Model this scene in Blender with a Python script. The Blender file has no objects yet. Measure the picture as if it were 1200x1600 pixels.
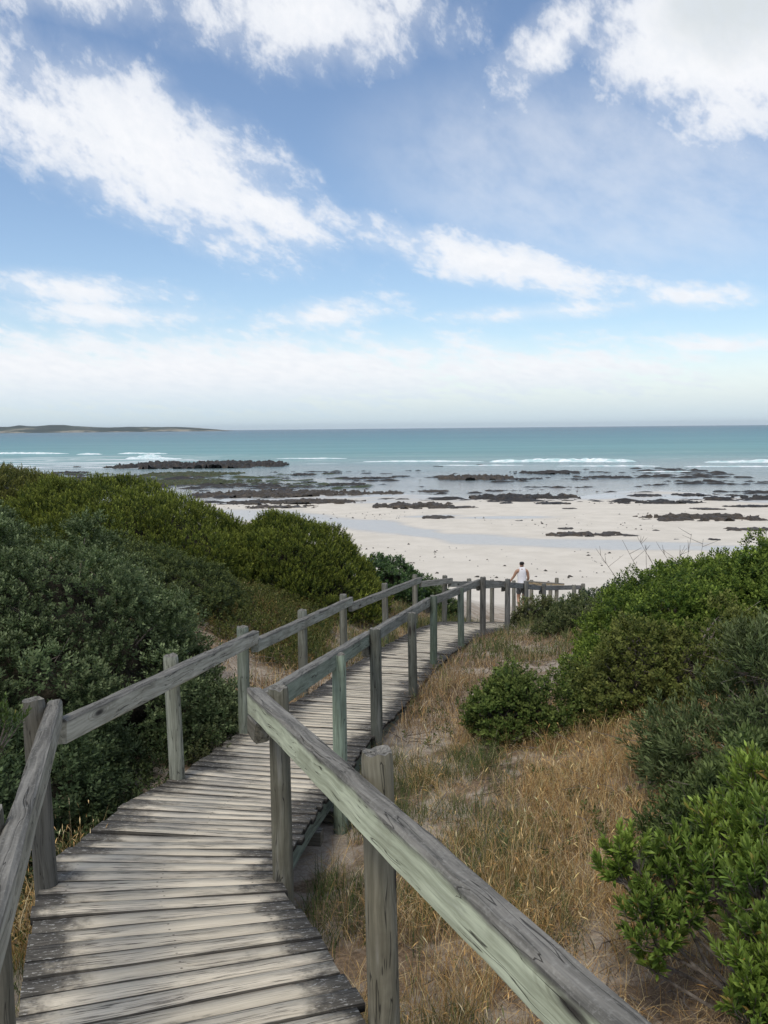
import bpy, math, random
import numpy as np
from mathutils import Vector, Matrix, Euler

random.seed(7)
C = bpy.context.scene.collection
SC = bpy.context.scene
EYE = 8.2

# ------------------------------------------------------------------ camera
cam_d = bpy.data.cameras.new("camera")
cam = bpy.data.objects.new("camera", cam_d)
C.objects.link(cam)
SC.camera = cam
cam_d.sensor_fit = 'VERTICAL'
cam_d.sensor_height = 36.0
cam_d.sensor_width = 27.0
cam_d.lens = 29.115
cam_d.clip_start = 0.05
cam_d.clip_end = 60000.0
pit, rol = math.radians(5.78), math.radians(0.55)
fw = Vector((0, math.cos(pit), -math.sin(pit)))
up0 = Vector((0, math.sin(pit), math.cos(pit)))
rt0 = Vector((1, 0, 0))
rt = rt0 * math.cos(rol) - up0 * math.sin(rol)
up = up0 * math.cos(rol) + rt0 * math.sin(rol)
cam.matrix_world = Matrix(((rt.x, up.x, -fw.x, 0), (rt.y, up.y, -fw.y, 0), (rt.z, up.z, -fw.z, EYE), (0, 0, 0, 1)))

# ------------------------------------------------------------------ node helpers
class NT:
    def __init__(self, tree):
        self.t = tree
    def n(self, typ, **kw):
        nd = self.t.nodes.new(typ)
        for k, v in kw.items():
            setattr(nd, k, v)
        return nd
    def put(self, sock, v):
        if v is None:
            return
        if hasattr(v, 'is_output'):
            self.t.links.new(v, sock)
        else:
            if sock.type == 'RGBA' and hasattr(v, '__len__') and len(v) == 3:
                v = (v[0], v[1], v[2], 1)
            sock.default_value = v
    def m(self, op, a, b=None, c=None, clamp=False):
        nd = self.n('ShaderNodeMath', operation=op, use_clamp=clamp)
        for i, v in enumerate((a, b, c)):
            self.put(nd.inputs[i], v)
        return nd.outputs[0]
    def vm(self, op, a, b=None):
        nd = self.n('ShaderNodeVectorMath', operation=op)
        self.put(nd.inputs[0], a)
        self.put(nd.inputs[1], b)
        return nd.outputs[0]
    def ss(self, x, lo, hi, a=0.0, b=1.0):
        nd = self.n('ShaderNodeMapRange', interpolation_type='SMOOTHSTEP')
        for k, v in zip(('Value', 'From Min', 'From Max', 'To Min', 'To Max'), (x, lo, hi, a, b)):
            self.put(nd.inputs[k], v)
        return nd.outputs[0]
    def noise(self, vec, scale, detail=4.0, rough=0.55, dist=0.0, col=False):
        nd = self.n('ShaderNodeTexNoise')
        self.put(nd.inputs['Vector'], vec)
        for k, v in (('Scale', scale), ('Detail', detail), ('Roughness', rough), ('Distortion', dist)):
            self.put(nd.inputs[k], v)
        return nd.outputs['Color' if col else 0]
    def vor(self, vec, scale, feature='F1'):
        nd = self.n('ShaderNodeTexVoronoi', feature=feature)
        self.put(nd.inputs['Vector'], vec)
        nd.inputs['Scale'].default_value = scale
        return nd.outputs[0]
    def mix(self, f, a, b, mode='MIX'):
        nd = self.n('ShaderNodeMix', data_type='RGBA', blend_type=mode)
        self.put(nd.inputs[0], f)
        self.put(nd.inputs[6], a)
        self.put(nd.inputs[7], b)
        return nd.outputs[2]
    def xyz(self, v):
        nd = self.n('ShaderNodeSeparateXYZ')
        self.put(nd.inputs[0], v)
        return nd.outputs
    def comb(self, x, y, z):
        nd = self.n('ShaderNodeCombineXYZ')
        for i, v in enumerate((x, y, z)):
            self.put(nd.inputs[i], v)
        return nd.outputs[0]
    def attr(self, name, out='Fac'):
        nd = self.n('ShaderNodeAttribute', attribute_name=name)
        return nd.outputs[out]
    def bump(self, h, strength=0.5, dist=0.01, normal=None):
        nd = self.n('ShaderNodeBump')
        self.put(nd.inputs['Height'], h)
        nd.inputs['Strength'].default_value = strength
        nd.inputs['Distance'].default_value = dist
        self.put(nd.inputs['Normal'], normal)
        return nd.outputs[0]

def new_mat(name):
    m = bpy.data.materials.new(name)
    m.use_nodes = True
    m.node_tree.nodes.clear()
    t = NT(m.node_tree)
    out = t.n('ShaderNodeOutputMaterial')
    return m, t, out

def principled(t, out, col, rough=0.8, spec=0.3, normal=None):
    b = t.n('ShaderNodeBsdfPrincipled')
    t.put(b.inputs['Base Color'], col)
    t.put(b.inputs['Roughness'], rough)
    t.put(b.inputs['Specular IOR Level'], spec)
    t.put(b.inputs['Normal'], normal)
    t.t.links.new(b.outputs[0], out.inputs[0])
    return b

# ------------------------------------------------------------------ world: hazy blue sky with streaky white cloud
SUN_EL, SUN_AZ = math.radians(60), math.radians(205)     # azimuth clockwise from +Y (out to sea)
SKY_STRENGTH = 0.095
CLOUD_STRENGTH = 0.63
world = bpy.data.worlds.new("World")
SC.world = world
world.use_nodes = True
wt = NT(world.node_tree)
world.node_tree.nodes.clear()
wout = wt.n('ShaderNodeOutputWorld')
sky = wt.n('ShaderNodeTexSky', sky_type='NISHITA')
sky.sun_disc = False
sky.sun_elevation = SUN_EL
sky.sun_rotation = SUN_AZ
sky.altitude = 0
sky.air_density = 1.0
sky.dust_density = 0.6
sky.ozone_density = 2.0
bg_sky = wt.n('ShaderNodeBackground')
wt.put(bg_sky.inputs[0], sky.outputs[0])
bg_sky.inputs[1].default_value = SKY_STRENGTH
gen = wt.n('ShaderNodeTexCoord').outputs['Generated']
dx, dy, dz = wt.xyz(wt.vm('NORMALIZE', gen))
az = wt.m('MULTIPLY', wt.m('ARCTAN2', dx, dy), 57.29578)
el = wt.m('MULTIPLY', wt.m('ARCSINE', dz), 57.29578)
# streak coordinates: drifting down to the right, denser towards the horizon
ca, sa = math.cos(math.radians(-17)), math.sin(math.radians(-17))
elw = wt.m('MULTIPLY', wt.m('LOGARITHM', wt.m('ADD', 1.0, wt.m('DIVIDE', wt.m('MAXIMUM', el, -3.0), 5.0)), 2.718282), 14.0)   # cloud sheets crowd together towards the horizon
ur = wt.m('ADD', wt.m('MULTIPLY', az, ca), wt.m('MULTIPLY', el, sa))
vr = wt.m('SUBTRACT', wt.m('MULTIPLY', elw, ca), wt.m('MULTIPLY', az, sa))
q1 = wt.comb(wt.m('MULTIPLY', ur, 0.058), wt.m('MULTIPLY', vr, 0.135), wt.m('MULTIPLY', wt.ss(wt.m('ABSOLUTE', az), 60.0, 170.0), 1.5))
n1 = wt.noise(q1, 3.6, 8.0, 0.60, 0.12)
n2 = wt.noise(wt.vm('MULTIPLY', q1, (1.0, .9, 1.0)), 13.0, 8.0, 0.64, 0.2)
nf = wt.m('ADD', wt.m('MULTIPLY', n1, 0.62), wt.m('MULTIPLY', n2, 0.38))
def cloud_patch(a0, e0, ra, re, ang, w):
    c_, s_ = math.cos(math.radians(-ang)), math.sin(math.radians(-ang))
    u = wt.m('SUBTRACT', az, a0)
    v = wt.m('SUBTRACT', el, e0)
    x = wt.m('DIVIDE', wt.m('ADD', wt.m('MULTIPLY', u, c_), wt.m('MULTIPLY', v, s_)), ra)
    y = wt.m('DIVIDE', wt.m('SUBTRACT', wt.m('MULTIPLY', v, c_), wt.m('MULTIPLY', u, s_)), re)
    r = wt.m('SQRT', wt.m('ADD', wt.m('MULTIPLY', x, x), wt.m('MULTIPLY', y, y)))
    return wt.m('MULTIPLY', wt.m('SUBTRACT', 1.0, r), w)
PATCHES = [(-15.0, 17.2, 13.5, 4.5, 22, 1.1), (-21.5, 18.6, 9.0, 2.6, 12, 0.8), (-7.6, 14.2, 6.2, 2.0, 28, 1.0),
           (-5.2, 25.2, 11.0, 3.4, 4, 0.9), (-19.5, 25.4, 9.0, 1.9, 0, 0.75),
           (22.5, 23.0, 10.5, 6.6, 8, 1.7), (11.0, 23.0, 6.5, 2.0, -35, 0.75),
           (7.2, 11.0, 11.8, 1.8, 14, 1.0), (20.0, 8.2, 4.6, 1.0, 3, 0.8), (11.3, 7.6, 8.0, 0.7, -2, 0.6),
           (-20.2, 8.9, 8.0, 1.1, 3, 0.75), (-18.0, 7.4, 9.0, 1.1, 0, 0.6), (-4.2, 7.5, 6.0, 1.2, -6, 0.7),
           (-13.0, 3.2, 38.0, 4.0, 0, 1.15), (10.0, 3.6, 20.0, 2.4, 2, .9), (22.0, 5.0, 6.5, 0.9, 0, 0.6)
           ]
field = None
for p in PATCHES:
    f_ = cloud_patch(*p)
    field = f_ if field is None else wt.m('MAXIMUM', field, f_)
# away from the view the same kind of broken cloud carries on
out_f = wt.m('MAXIMUM', wt.ss(wt.m('ABSOLUTE', az), 30.0, 48.0), wt.ss(el, 29.0, 42.0))
field = wt.m('ADD', wt.m('MULTIPLY', wt.m('MAXIMUM', field, -0.6), wt.m('SUBTRACT', 1.0, out_f)), wt.m('MULTIPLY', out_f, 0.22))
thickn = field
dens = wt.m('ADD', field, wt.m('MULTIPLY', wt.m('SUBTRACT', nf, 0.5), 3.3))
cover = wt.m('MULTIPLY', wt.ss(dens, -0.10, 0.74), wt.ss(thickn, .2, 1.2, .90, 1.0))
veil = wt.m('MULTIPLY', wt.ss(wt.m('ADD', field, wt.m('MULTIPLY', wt.m('SUBTRACT', n1, 0.5), 1.2)), -0.25, 0.75), 0.45)
cover = wt.m('MAXIMUM', cover, veil)
thin = wt.m('MULTIPLY', wt.ss(cloud_patch(14.0, 15.5, 20.0, 8.0, 10, 1.0), .0, .7), wt.ss(n1, .2, .7, .12, .42))
cover = wt.m('MAXIMUM', cover, thin)
haze_band = wt.ss(el, 0.0, 6.5, 0.88, 0.0)
cover = wt.m('MAXIMUM', cover, haze_band, clamp=True)
heavy = cloud_patch(23.5, 24.5, 9.5, 6.0, 8, 1.0)          # the one cloud deep enough to show a grey belly
thick = wt.m('MULTIPLY', wt.ss(wt.m('ADD', heavy, wt.m('MULTIPLY', wt.m('SUBTRACT', n1, 0.5), .7)), 0.15, .75), .85)
ccol = wt.mix(thick, (0.96, 0.97, 1.0), (0.66, 0.715, 0.75))
ccol = wt.mix(wt.m('MULTIPLY', wt.ss(n2, 0.35, 0.7), 0.34), ccol, (0.74, 0.80, 0.88))
ccol = wt.mix(wt.ss(el, 0.0, 4.5, 0.92, 0.0), ccol, (0.585, 0.745, 0.85))
bg_cl = wt.n('ShaderNodeBackground')
wt.put(bg_cl.inputs[0], ccol)
bg_cl.inputs[1].default_value = CLOUD_STRENGTH
mx = wt.n('ShaderNodeMixShader')
wt.put(mx.inputs[0], cover)
wt.t.links.new(bg_sky.outputs[0], mx.inputs[1])
wt.t.links.new(bg_cl.outputs[0], mx.inputs[2])
wt.t.links.new(mx.outputs[0], wout.inputs[0])

# ------------------------------------------------------------------ sun behind thin cloud
sun_d = bpy.data.lights.new("sun", 'SUN')
sun_d.energy = 1.45
sun_d.angle = math.radians(18)
sun_d.color = (1.0, 0.94, 0.82)
sun = bpy.data.objects.new("sun", sun_d)
C.objects.link(sun)
sdir = Vector((math.sin(SUN_AZ) * math.cos(SUN_EL), math.cos(SUN_AZ) * math.cos(SUN_EL), math.sin(SUN_EL)))
sun.rotation_euler = (-sdir).to_track_quat('-Z', 'Y').to_euler()

SC.view_settings.view_transform = 'Standard'
SC.view_settings.look = 'None'
SC.view_settings.exposure = 0.68
SC.view_settings.gamma = 1.0
SC.view_settings.use_curve_mapping = False
SC.cycles.max_bounces = 7
SC.cycles.transparent_max_bounces = 12
SC.cycles.use_denoising = True

# ------------------------------------------------------------------ object helpers
def tag(o, label=None, cat=None, group=None, kind=None):
    if label: o['label'] = label
    if cat: o['category'] = cat
    if group: o['group'] = group
    if kind: o['kind'] = kind
    return o

def link(name, me, mat=None, parent=None):
    o = bpy.data.objects.new(name, me)
    C.objects.link(o)
    if mat is not None and me is not None and len(me.materials) == 0:
        me.materials.append(mat)
    if parent is not None:
        o.parent = parent
    return o

def empty(name, loc):
    o = bpy.data.objects.new(name, None)
    o.empty_display_size = 0.2
    C.objects.link(o)
    o.location = loc
    return o

def np_mesh(name, V, F, cols=None, smooth=False, attrs=None):
    """V (n,3); F (m,k) all faces of the same arity."""
    V = np.asarray(V, dtype=np.float32)
    F = np.asarray(F, dtype=np.int32)
    me = bpy.data.meshes.new(name)
    k = F.shape[1]
    me.vertices.add(len(V))
    me.vertices.foreach_set('co', V.ravel())
    me.loops.add(F.size)
    me.loops.foreach_set('vertex_index', F.ravel())
    me.polygons.add(len(F))
    me.polygons.foreach_set('loop_start', np.arange(0, F.size, k, dtype=np.int32))
    me.polygons.foreach_set('loop_total', np.full(len(F), k, dtype=np.int32))
    if smooth:
        me.polygons.foreach_set('use_smooth', np.ones(len(F), dtype=bool))
    me.update(calc_edges=True)
    if cols is not None:
        a = me.attributes.new('Col', 'FLOAT_COLOR', 'POINT')
        c4 = np.ones((len(V), 4), dtype=np.float32)
        c4[:, :3] = cols
        a.data.foreach_set('color', c4.ravel())
    for nm, arr in (attrs or {}).items():
        a = me.attributes.new(nm, 'FLOAT', 'POINT')
        a.data.foreach_set('value', np.asarray(arr, dtype=np.float32))
    return me

class MB:
    """collects plain shapes into one mesh"""
    def __init__(self):
        self.v, self.f = [], []
    def box(self, c, s, rot=None, taper=None):
        b = len(self.v)
        for z in (-.5, .5):
            for x, y in ((-.5, -.5), (.5, -.5), (.5, .5), (-.5, .5)):
                p = Vector((x * s[0], y * s[1], z * s[2]))
                if rot is not None:
                    p = rot @ p
                self.v.append(tuple(p + Vector(c)))
        for q in ((3, 2, 1, 0), (4, 5, 6, 7), (0, 1, 5, 4), (1, 2, 6, 5), (2, 3, 7, 6), (3, 0, 4, 7)):
            self.f.append([b + i for i in q])
    def tube(self, pts, rad, n=5):
        b = len(self.v)
        pts = [Vector(p) for p in pts]
        for i, p in enumerate(pts):
            d = (pts[min(i + 1, len(pts) - 1)] - pts[max(i - 1, 0)]).normalized()
            a = d.cross(Vector((0.31, 0.2, 1))).normalized() if abs(d.z) < .95 else d.cross(Vector((1, 0, 0))).normalized()
            c = d.cross(a)
            r = rad[i] if hasattr(rad, '__len__') else rad
            for k in range(n):
                t = 2 * math.pi * k / n
                self.v.append(tuple(p + (a * math.cos(t) + c * math.sin(t)) * r))
        for i in range(len(pts) - 1):
            for k in range(n):
                k2 = (k + 1) % n
                self.f.append([b + i * n + k, b + i * n + k2, b + (i + 1) * n + k2, b + (i + 1) * n + k])
        self.f.append([b + k for k in range(n)][::-1])
        self.f.append([b + (len(pts) - 1) * n + k for k in range(n)])
    def mesh(self, name, smooth=False):
        me = bpy.data.meshes.new(name)
        me.from_pydata(self.v, [], self.f)
        if smooth:
            me.polygons.foreach_set('use_smooth', [True] * len(me.polygons))
        me.update()
        return me

# ------------------------------------------------------------------ numpy noise
def _h(ix, iy, seed):
    n = (ix.astype(np.int64) * 374761393 + iy.astype(np.int64) * 668265263 + seed * 1442695041) & 0xffffffff
    n = ((n ^ (n >> 13)) * 1274126177) & 0xffffffff
    n = n ^ (n >> 16)
    return (n & 0xffff) / 65535.0
def vnoise(x, y, seed=0):
    x = np.asarray(x, dtype=float); y = np.asarray(y, dtype=float)
    ix, iy = np.floor(x), np.floor(y)
    fx, fy = x - ix, y - iy
    fx = fx * fx * (3 - 2 * fx); fy = fy * fy * (3 - 2 * fy)
    a = _h(ix, iy, seed); b = _h(ix + 1, iy, seed); c = _h(ix, iy + 1, seed); d = _h(ix + 1, iy + 1, seed)
    return (a * (1 - fx) + b * fx) * (1 - fy) + (c * (1 - fx) + d * fx) * fy
def fbm(x, y, seed=0, oct=4):
    s, a, t = 0.0, 0.5, 0.0
    for i in range(oct):
        s = s + a * vnoise(np.asarray(x) * 2 ** i, np.asarray(y) * 2 ** i, seed + i * 17)
        t += a
        a *= 0.5
    return s / t
def sstep(a, b, x):
    t = np.clip((np.asarray(x, dtype=float) - a) / (b - a), 0, 1)
    return t * t * (3 - 2 * t)

# ------------------------------------------------------------------ walkway stations: left edge, right edge, drop below eye level
ST = [((-0.10, -0.66), (0.99, -0.32), 1.60), ((-1.28, 2.68), (-0.20, 3.00), 2.07), ((-1.70, 3.80), (-0.53, 3.86), 2.205),
      ((-1.76, 4.14), (-0.55, 4.10), 2.25), ((-1.72, 5.34), (-0.47, 5.15), 2.47), ((-1.60, 5.92), (-0.42, 5.68), 2.59),
      ((-1.34, 7.49), (-0.15, 7.25), 2.80), ((-0.89, 9.30), (0.25, 9.05), 3.05), ((-0.56, 11.36), (0.60, 11.10), 3.37),
      ((-0.04, 13.51), (1.08, 13.10), 3.63), ((0.46, 15.60), (1.62, 15.10), 3.92), ((0.72, 16.40), (1.90, 15.72), 4.00),
      ((1.18, 17.20), (2.26, 16.35), 4.08), ((2.90, 20.95), (3.92, 20.35), 5.00), ((4.15, 23.80), (5.20, 23.25), 5.72)]
SL = np.array([[s[0][0], s[0][1]] for s in ST]); SR = np.array([[s[1][0], s[1][1]] for s in ST]); SD = np.array([s[2] for s in ST])
def xl(y): return np.interp(y, SL[:, 1], SL[:, 0])
def xr(y): return np.interp(y, SR[:, 1], SR[:, 0])
GY = [-30, 0, 2, 4, 5.6, 7.5, 9.2, 12, 14.6, 17, 20.6, 24, 27, 30, 40, 60, 80, 95, 110, 140, 190, 260, 400, 15000]
GD = [1.9, 2.25, 2.45, 2.75, 2.92, 3.00, 3.17, 3.56, 3.92, 4.24, 5.16, 5.9, 6.08, 6.4, 7.1, 7.65, 7.99, 8.19, 8.3, 8.42, 8.75, 10, 12, 40]
def H(x, y):
    """ground height above sea level"""
    x = np.asarray(x, dtype=float); y = np.asarray(y, dtype=float)
    drop = np.interp(y, GY, GD)
    dl = np.maximum(0, xl(y) - x); dr = np.maximum(0, x - xr(y))
    rl = np.interp(dl, [0, .8, 2.5, 5, 9, 30], [0, .1, .9, 1.5, 2.6, 3.6]) * sstep(5, 12, y) * (1 - sstep(23, 38, y))
    rr = np.interp(dr, [0, 1.5, 4, 8, 30], [0, .1, .8, 1.8, 3.0]) * sstep(2, 6, y) * (1 - sstep(16, 33, y))
    off = sstep(0.0, 0.7, np.maximum(dl, dr))
    n = (fbm(x * .9, y * .9, 3) - .5) * .22 + (fbm(x * 4, y * 4, 9, 3) - .5) * .05
    near = 1 - sstep(28, 40, y)
    hol = -0.12 * sstep(0, .6, dl) * (1 - sstep(5, 8, y))
    flat = (fbm(x * .06, y * .06, 21) - .5) * .30 * sstep(60, 85, y) + (fbm(x * .35, y * .35, 5, 3) - .5) * .05 * sstep(34, 50, y)
    return EYE - drop + rl + rr + n * off * near + hol + flat

# ------------------------------------------------------------------ ground sheet
def axis(fine_lo, fine_hi, step, mid_lo, mid_hi, mstep, far):
    a = list(np.arange(fine_lo, fine_hi, step))
    b = list(np.arange(fine_hi, mid_hi, mstep))
    c = list(np.arange(mid_lo, fine_lo, mstep))
    r, s, x = [], mstep, mid_hi
    while x < far:
        r.append(x); s *= 1.28; x += s
    r.append(far)
    l, s, x = [], mstep, mid_lo
    lim = far if mid_lo < 0 and fine_lo < -5 else 30
    while x > -lim:
        l.append(x); s *= 1.28; x -= s
    l.append(-lim)
    return np.array(sorted(set(np.round(l[1:] + c + a + b + r, 4))))
gx = axis(-11, 8, .16, -50, 50, .7, 15000)
gy = axis(-1, 27, .16, -2, 110, .55, 15000)
GX, GYY = np.meshgrid(gx, gy)
GZ = H(GX, GYY)
nx, ny = len(gx), len(gy)
V = np.stack([GX.ravel(), GYY.ravel(), GZ.ravel()], 1)
ii = (np.arange(ny - 1)[:, None] * nx + np.arange(nx - 1)[None, :]).ravel()
F = np.stack([ii, ii + 1, ii + 1 + nx, ii + nx], 1)
# moisture: sheet of seep water across the sand, and everything close to sea level
def wetness(x, y, z):
    cx = np.interp(x, [-20, -8.7, 1, 4.4, 10.5, 19, 40], [80, 75, 64.5, 57, 52.8, 49.5, 47])
    hw = np.interp(x, [-20, -8, 1, 10, 20, 40], [7, 6, 5, 3.2, 2.2, 1.5])
    wob = (fbm(x * .12, y * .5, 33) - .5) * 5
    w1 = 1 - sstep(.55, 1.15, np.abs(y - cx + wob) / hw)
    p2 = (1 - sstep(.4, 1.1, np.hypot((x - 10.5) / 5.5, (y - 71.5 + wob * .3) / 1.6))) * .95
    p3 = (1 - sstep(.4, 1.1, np.hypot((x - 4.3) / 3.6, (y - 74 + wob * .3) / 1.5))) * .9
    w2 = 1 - sstep(.0, .17, z + (fbm(x * .2, y * .35, 44) - .5) * .16)
    return np.clip(np.maximum.reduce([w1 * .85, p2, p3, w2]), 0, 1)
wet = wetness(V[:, 0], V[:, 1], V[:, 2])
dist = np.maximum(np.maximum(0, xl(V[:, 1]) - V[:, 0]), np.maximum(0, V[:, 0] - xr(V[:, 1])))
dune = 1 - sstep(22, 31, V[:, 1] + (fbm(V[:, 0] * .5, V[:, 1] * .5, 61) - .5) * 7 - np.clip(V[:, 0] - 4, 0, 20) * .25)
me = np_mesh("ground", V, F, smooth=True, attrs={'wet': wet, 'dune': dune})
m, t, out = new_mat("dune_sand")
pos = t.n('ShaderNodeNewGeometry').outputs['Position']
nb = t.noise(pos, 0.55, 5, .6)
nm_ = t.noise(pos, 3.2, 6, .65)
nf_ = t.noise(pos, 38, 4, .7)
nff = t.noise(pos, 160, 3, .7)
dry = t.mix(t.ss(nb, .3, .7), (.66, .605, .52), (.58, .53, .45))
dry = t.mix(t.m('MULTIPLY', t.ss(nf_, .45, .75), .22), dry, (.37, .32, .26))
wetc = t.mix(t.ss(nm_, .35, .7), (.48, .46, .42), (.41, .395, .365))
wv = t.attr('wet')
sand = t.mix(wv, dry, wetc)
lit = t.mix(t.ss(nf_, .3, .72), (.12, .085, .055), (.28, .20, .135))
lit = t.mix(t.m('MULTIPLY', t.ss(nff, .55, .72), .7), lit, (.36, .29, .21))
bare = t.mix(t.ss(nf_, .35, .7), (.43, .37, .30), (.30, .25, .20))
lm = t.ss(t.m('ADD', nm_, t.m('MULTIPLY', t.m('SUBTRACT', nb, .5), .9)), .42, .58)
soil = t.mix(lm, lit, bare)
col = t.mix(t.attr('dune'), sand, soil)
rough = t.m('SUBTRACT', .9, t.m('MULTIPLY', wv, .66))
hgt = t.m('ADD', t.m('MULTIPLY', nf_, .7), t.m('MULTIPLY', nff, .3))
hgt = t.m('MULTIPLY', hgt, t.m('SUBTRACT', 1.0, t.m('MULTIPLY', wv, .97)))
principled(t, out, col, rough, t.m('ADD', .12, t.m('MULTIPLY', wv, .40)), t.bump(hgt, .7, .02))
tag(link("ground", me, m), "pale sand beach and brown littered dune soil", None, None, "structure")

# ------------------------------------------------------------------ sea
sx = axis(-50, 60, .8, -120, 140, 3.0, 15000)
sy = np.concatenate([np.arange(62, 215, .8), np.arange(215, 420, 4), np.geomspace(424, 15000, 60)])
SX, SY = np.meshgrid(sx, sy)
dep = -H(SX, SY)
V = np.stack([SX.ravel(), SY.ravel(), np.zeros(SX.size)], 1)
nx, ny = len(sx), len(sy)
ii = (np.arange(ny - 1)[:, None] * nx + np.arange(nx - 1)[None, :]).ravel()
F = np.stack([ii, ii + 1, ii + 1 + nx, ii + nx], 1)
me = np_mesh("sea", V, F, smooth=True, attrs={'depth': dep.ravel()})
m, t, out = new_mat("sea_water")
pos = t.n('ShaderNodeNewGeometry').outputs['Position']
px_, py_, pz_ = t.xyz(pos)
wob = t.noise(t.vm('MULTIPLY', pos, (.004, .012, 0)), 1.0, 4, .6)
yy = t.m('ADD', py_, t.m('MULTIPLY', t.m('SUBTRACT', wob, .5), 130))
lg = t.m('LOGARITHM', t.m('MAXIMUM', yy, 20), 10)
ramp = t.n('ShaderNodeValToRGB')
t.put(ramp.inputs[0], t.m('DIVIDE', t.m('SUBTRACT', lg, 1.9), 2.2))
els = ramp.color_ramp.elements
stops = [(0.0, (.20, .215, .20)), (.14, (.17, .22, .215)), (.19, (.165, .285, .275)), (.27, (.115, .275, .285)),
         (.42, (.066, .20, .24)), (.62, (.038, .135, .19)), (1.0, (.03, .105, .16))]
els[0].position, els[0].color = stops[0][0], (*stops[0][1], 1)
els[1].position, els[1].color = stops[-1][0], (*stops[-1][1], 1)
for p_, c_ in stops[1:-1]:
    e = els.new(p_); e.color = (*c_, 1)
streak = t.noise(t.vm('MULTIPLY', pos, (.004, .034, 0)), 1.0, 7, .68)
body_c = t.mix(t.m('MULTIPLY', t.ss(streak, .42, .62), .55), ramp.outputs[0], t.mix(1.0, ramp.outputs[0], (.62, .72, .80), 'MULTIPLY'))
# foam spread by the surf between the breakers and the reefs
fo = t.noise(t.vm('MULTIPLY', pos, (.045, .16, 0)), 1.0, 7, .68, .6)
fz = t.m('MULTIPLY', t.ss(py_, 165, 188), t.ss(py_, 300, 215))
lf = t.ss(px_, -20, -75, .0, .13)
foam = t.m('MULTIPLY', t.ss(t.m('ADD', fo, lf), .60, .68), fz)
body_c = t.mix(t.m('MULTIPLY', foam, .7), body_c, (.78, .80, .80))
fine = t.noise(t.vm('MULTIPLY', pos, (.5, 1.1, 0)), 1.0, 5, .6)
swl = t.noise(t.vm('MULTIPLY', pos, (.03, .12, 0)), 1.0, 4, .6)
bmp = t.bump(t.m('ADD', t.m('MULTIPLY', fine, .45), swl), .75, .6)
tr = t.n('ShaderNodeBsdfTransparent')
df = t.n('ShaderNodeBsdfDiffuse')
t.put(df.inputs[0], body_c); t.put(df.inputs['Normal'], bmp)
gl = t.n('ShaderNodeBsdfGlossy')
gl.inputs['Roughness'].default_value = .13
gl.inputs[0].default_value = (1, 1, 1, 1)
t.put(gl.inputs['Normal'], bmp)
fr = t.n('ShaderNodeFresnel'); fr.inputs[0].default_value = 1.33
t.put(fr.inputs['Normal'], bmp)
op = t.m('MAXIMUM', t.ss(t.attr('depth'), -.01, .42, .10, .92), foam)
op = t.m('MAXIMUM', op, t.ss(py_, 165, 215))
m1 = t.n('ShaderNodeMixShader'); t.put(m1.inputs[0], op)
t.t.links.new(tr.outputs[0], m1.inputs[1]); t.t.links.new(df.outputs[0], m1.inputs[2])
m2 = t.n('ShaderNodeMixShader')
t.put(m2.inputs[0], t.m('MULTIPLY', fr.outputs[0], t.ss(py_, 150, 260, .75, .33)))
t.t.links.new(m1.outputs[0], m2.inputs[1]); t.t.links.new(gl.outputs[0], m2.inputs[2])
t.t.links.new(m2.outputs[0], out.inputs[0])
tag(link("sea", me, m), "turquoise sea deepening to blue at the horizon", None, None, "structure")

# ------------------------------------------------------------------ breaking waves
m_foam, t, out = new_mat("foam")
pos = t.n('ShaderNodeNewGeometry').outputs['Position']
nz = t.noise(t.vm('MULTIPLY', pos, (.5, .8, 1.2)), 1.0, 6, .7)
principled(t, out, t.mix(t.ss(nz, .40, .62), (.42, .58, .58), (.84, .86, .86)), .8, .2, t.bump(nz, .8, .3))
def breaker(x0, y0, x1, y1, w, h, seed):
    L = math.hypot(x1 - x0, y1 - y0)
    n = max(16, int(L / .7)); k = 9
    u = np.linspace(0, 1, n)
    env = np.sin(np.pi * u) ** .45 * (.45 + .9 * fbm(u * L * .12, u * 0 + seed, seed, 3))
    wig = (fbm(u * L * .08, u * 0 + seed + 5, seed, 3) - .5) * w * 1.6
    prof_y = np.array([-1.5, -.9, -.55, -.3, 0, .35, .8, 1.3, 2.0]) * w * .5
    prof_z = np.array([-.06, .22, .5, .85, 1.0, .8, .5, .2, -.06]) * h
    U, K = np.meshgrid(u, np.arange(k), indexing='ij')
    rag = fbm(U * L * .9, K * .9, seed + 3, 3)
    X = x0 + (x1 - x0) * U
    Y = y0 + (y1 - y0) * U + wig[:, None] + prof_y[K] * (.5 + env[:, None]) * (.6 + .8 * rag)
    Z = prof_z[K] * env[:, None] * (.55 + .9 * rag)
    V = np.stack([X.ravel(), Y.ravel(), Z.ravel()], 1)
    ii = (np.arange(n - 1)[:, None] * k + np.arange(k - 1)[None, :]).ravel()
    F = np.stack([ii, ii + k, ii + k + 1, ii + 1], 1)
    tag(link("breaking_wave", np_mesh("breaking_wave", V, F, smooth=True), m_foam), "white foam of a breaking wave", None, None, "structure")
for i, a in enumerate([(25, 196, 58, 190, 3.2, .95), (71, 182, 98, 177, 3.0, .8), (46, 148.5, 55, 147, .8, .12), (60, 165, 86, 160, 1.2, .2),
                       (-150, 314, -116, 306, 4, .55), (-108, 294, -99, 291, 3, .5), (-95, 297, -76, 291, 4, .6), (-76, 244, -58, 238, 4, .55), (-78, 262, -70, 258, 4, .7),
                       (-5, 206, 24, 199, 2.2, .3), (-30, 232, -10, 228, 2.0, .25), (12, 181, 30, 178, 1.6, .16), (36, 172, 56, 168, 1.4, .16), (-112, 205, -84, 200, 2.0, .16)]):
    breaker(*a, seed=30 + i * 7)

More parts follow.
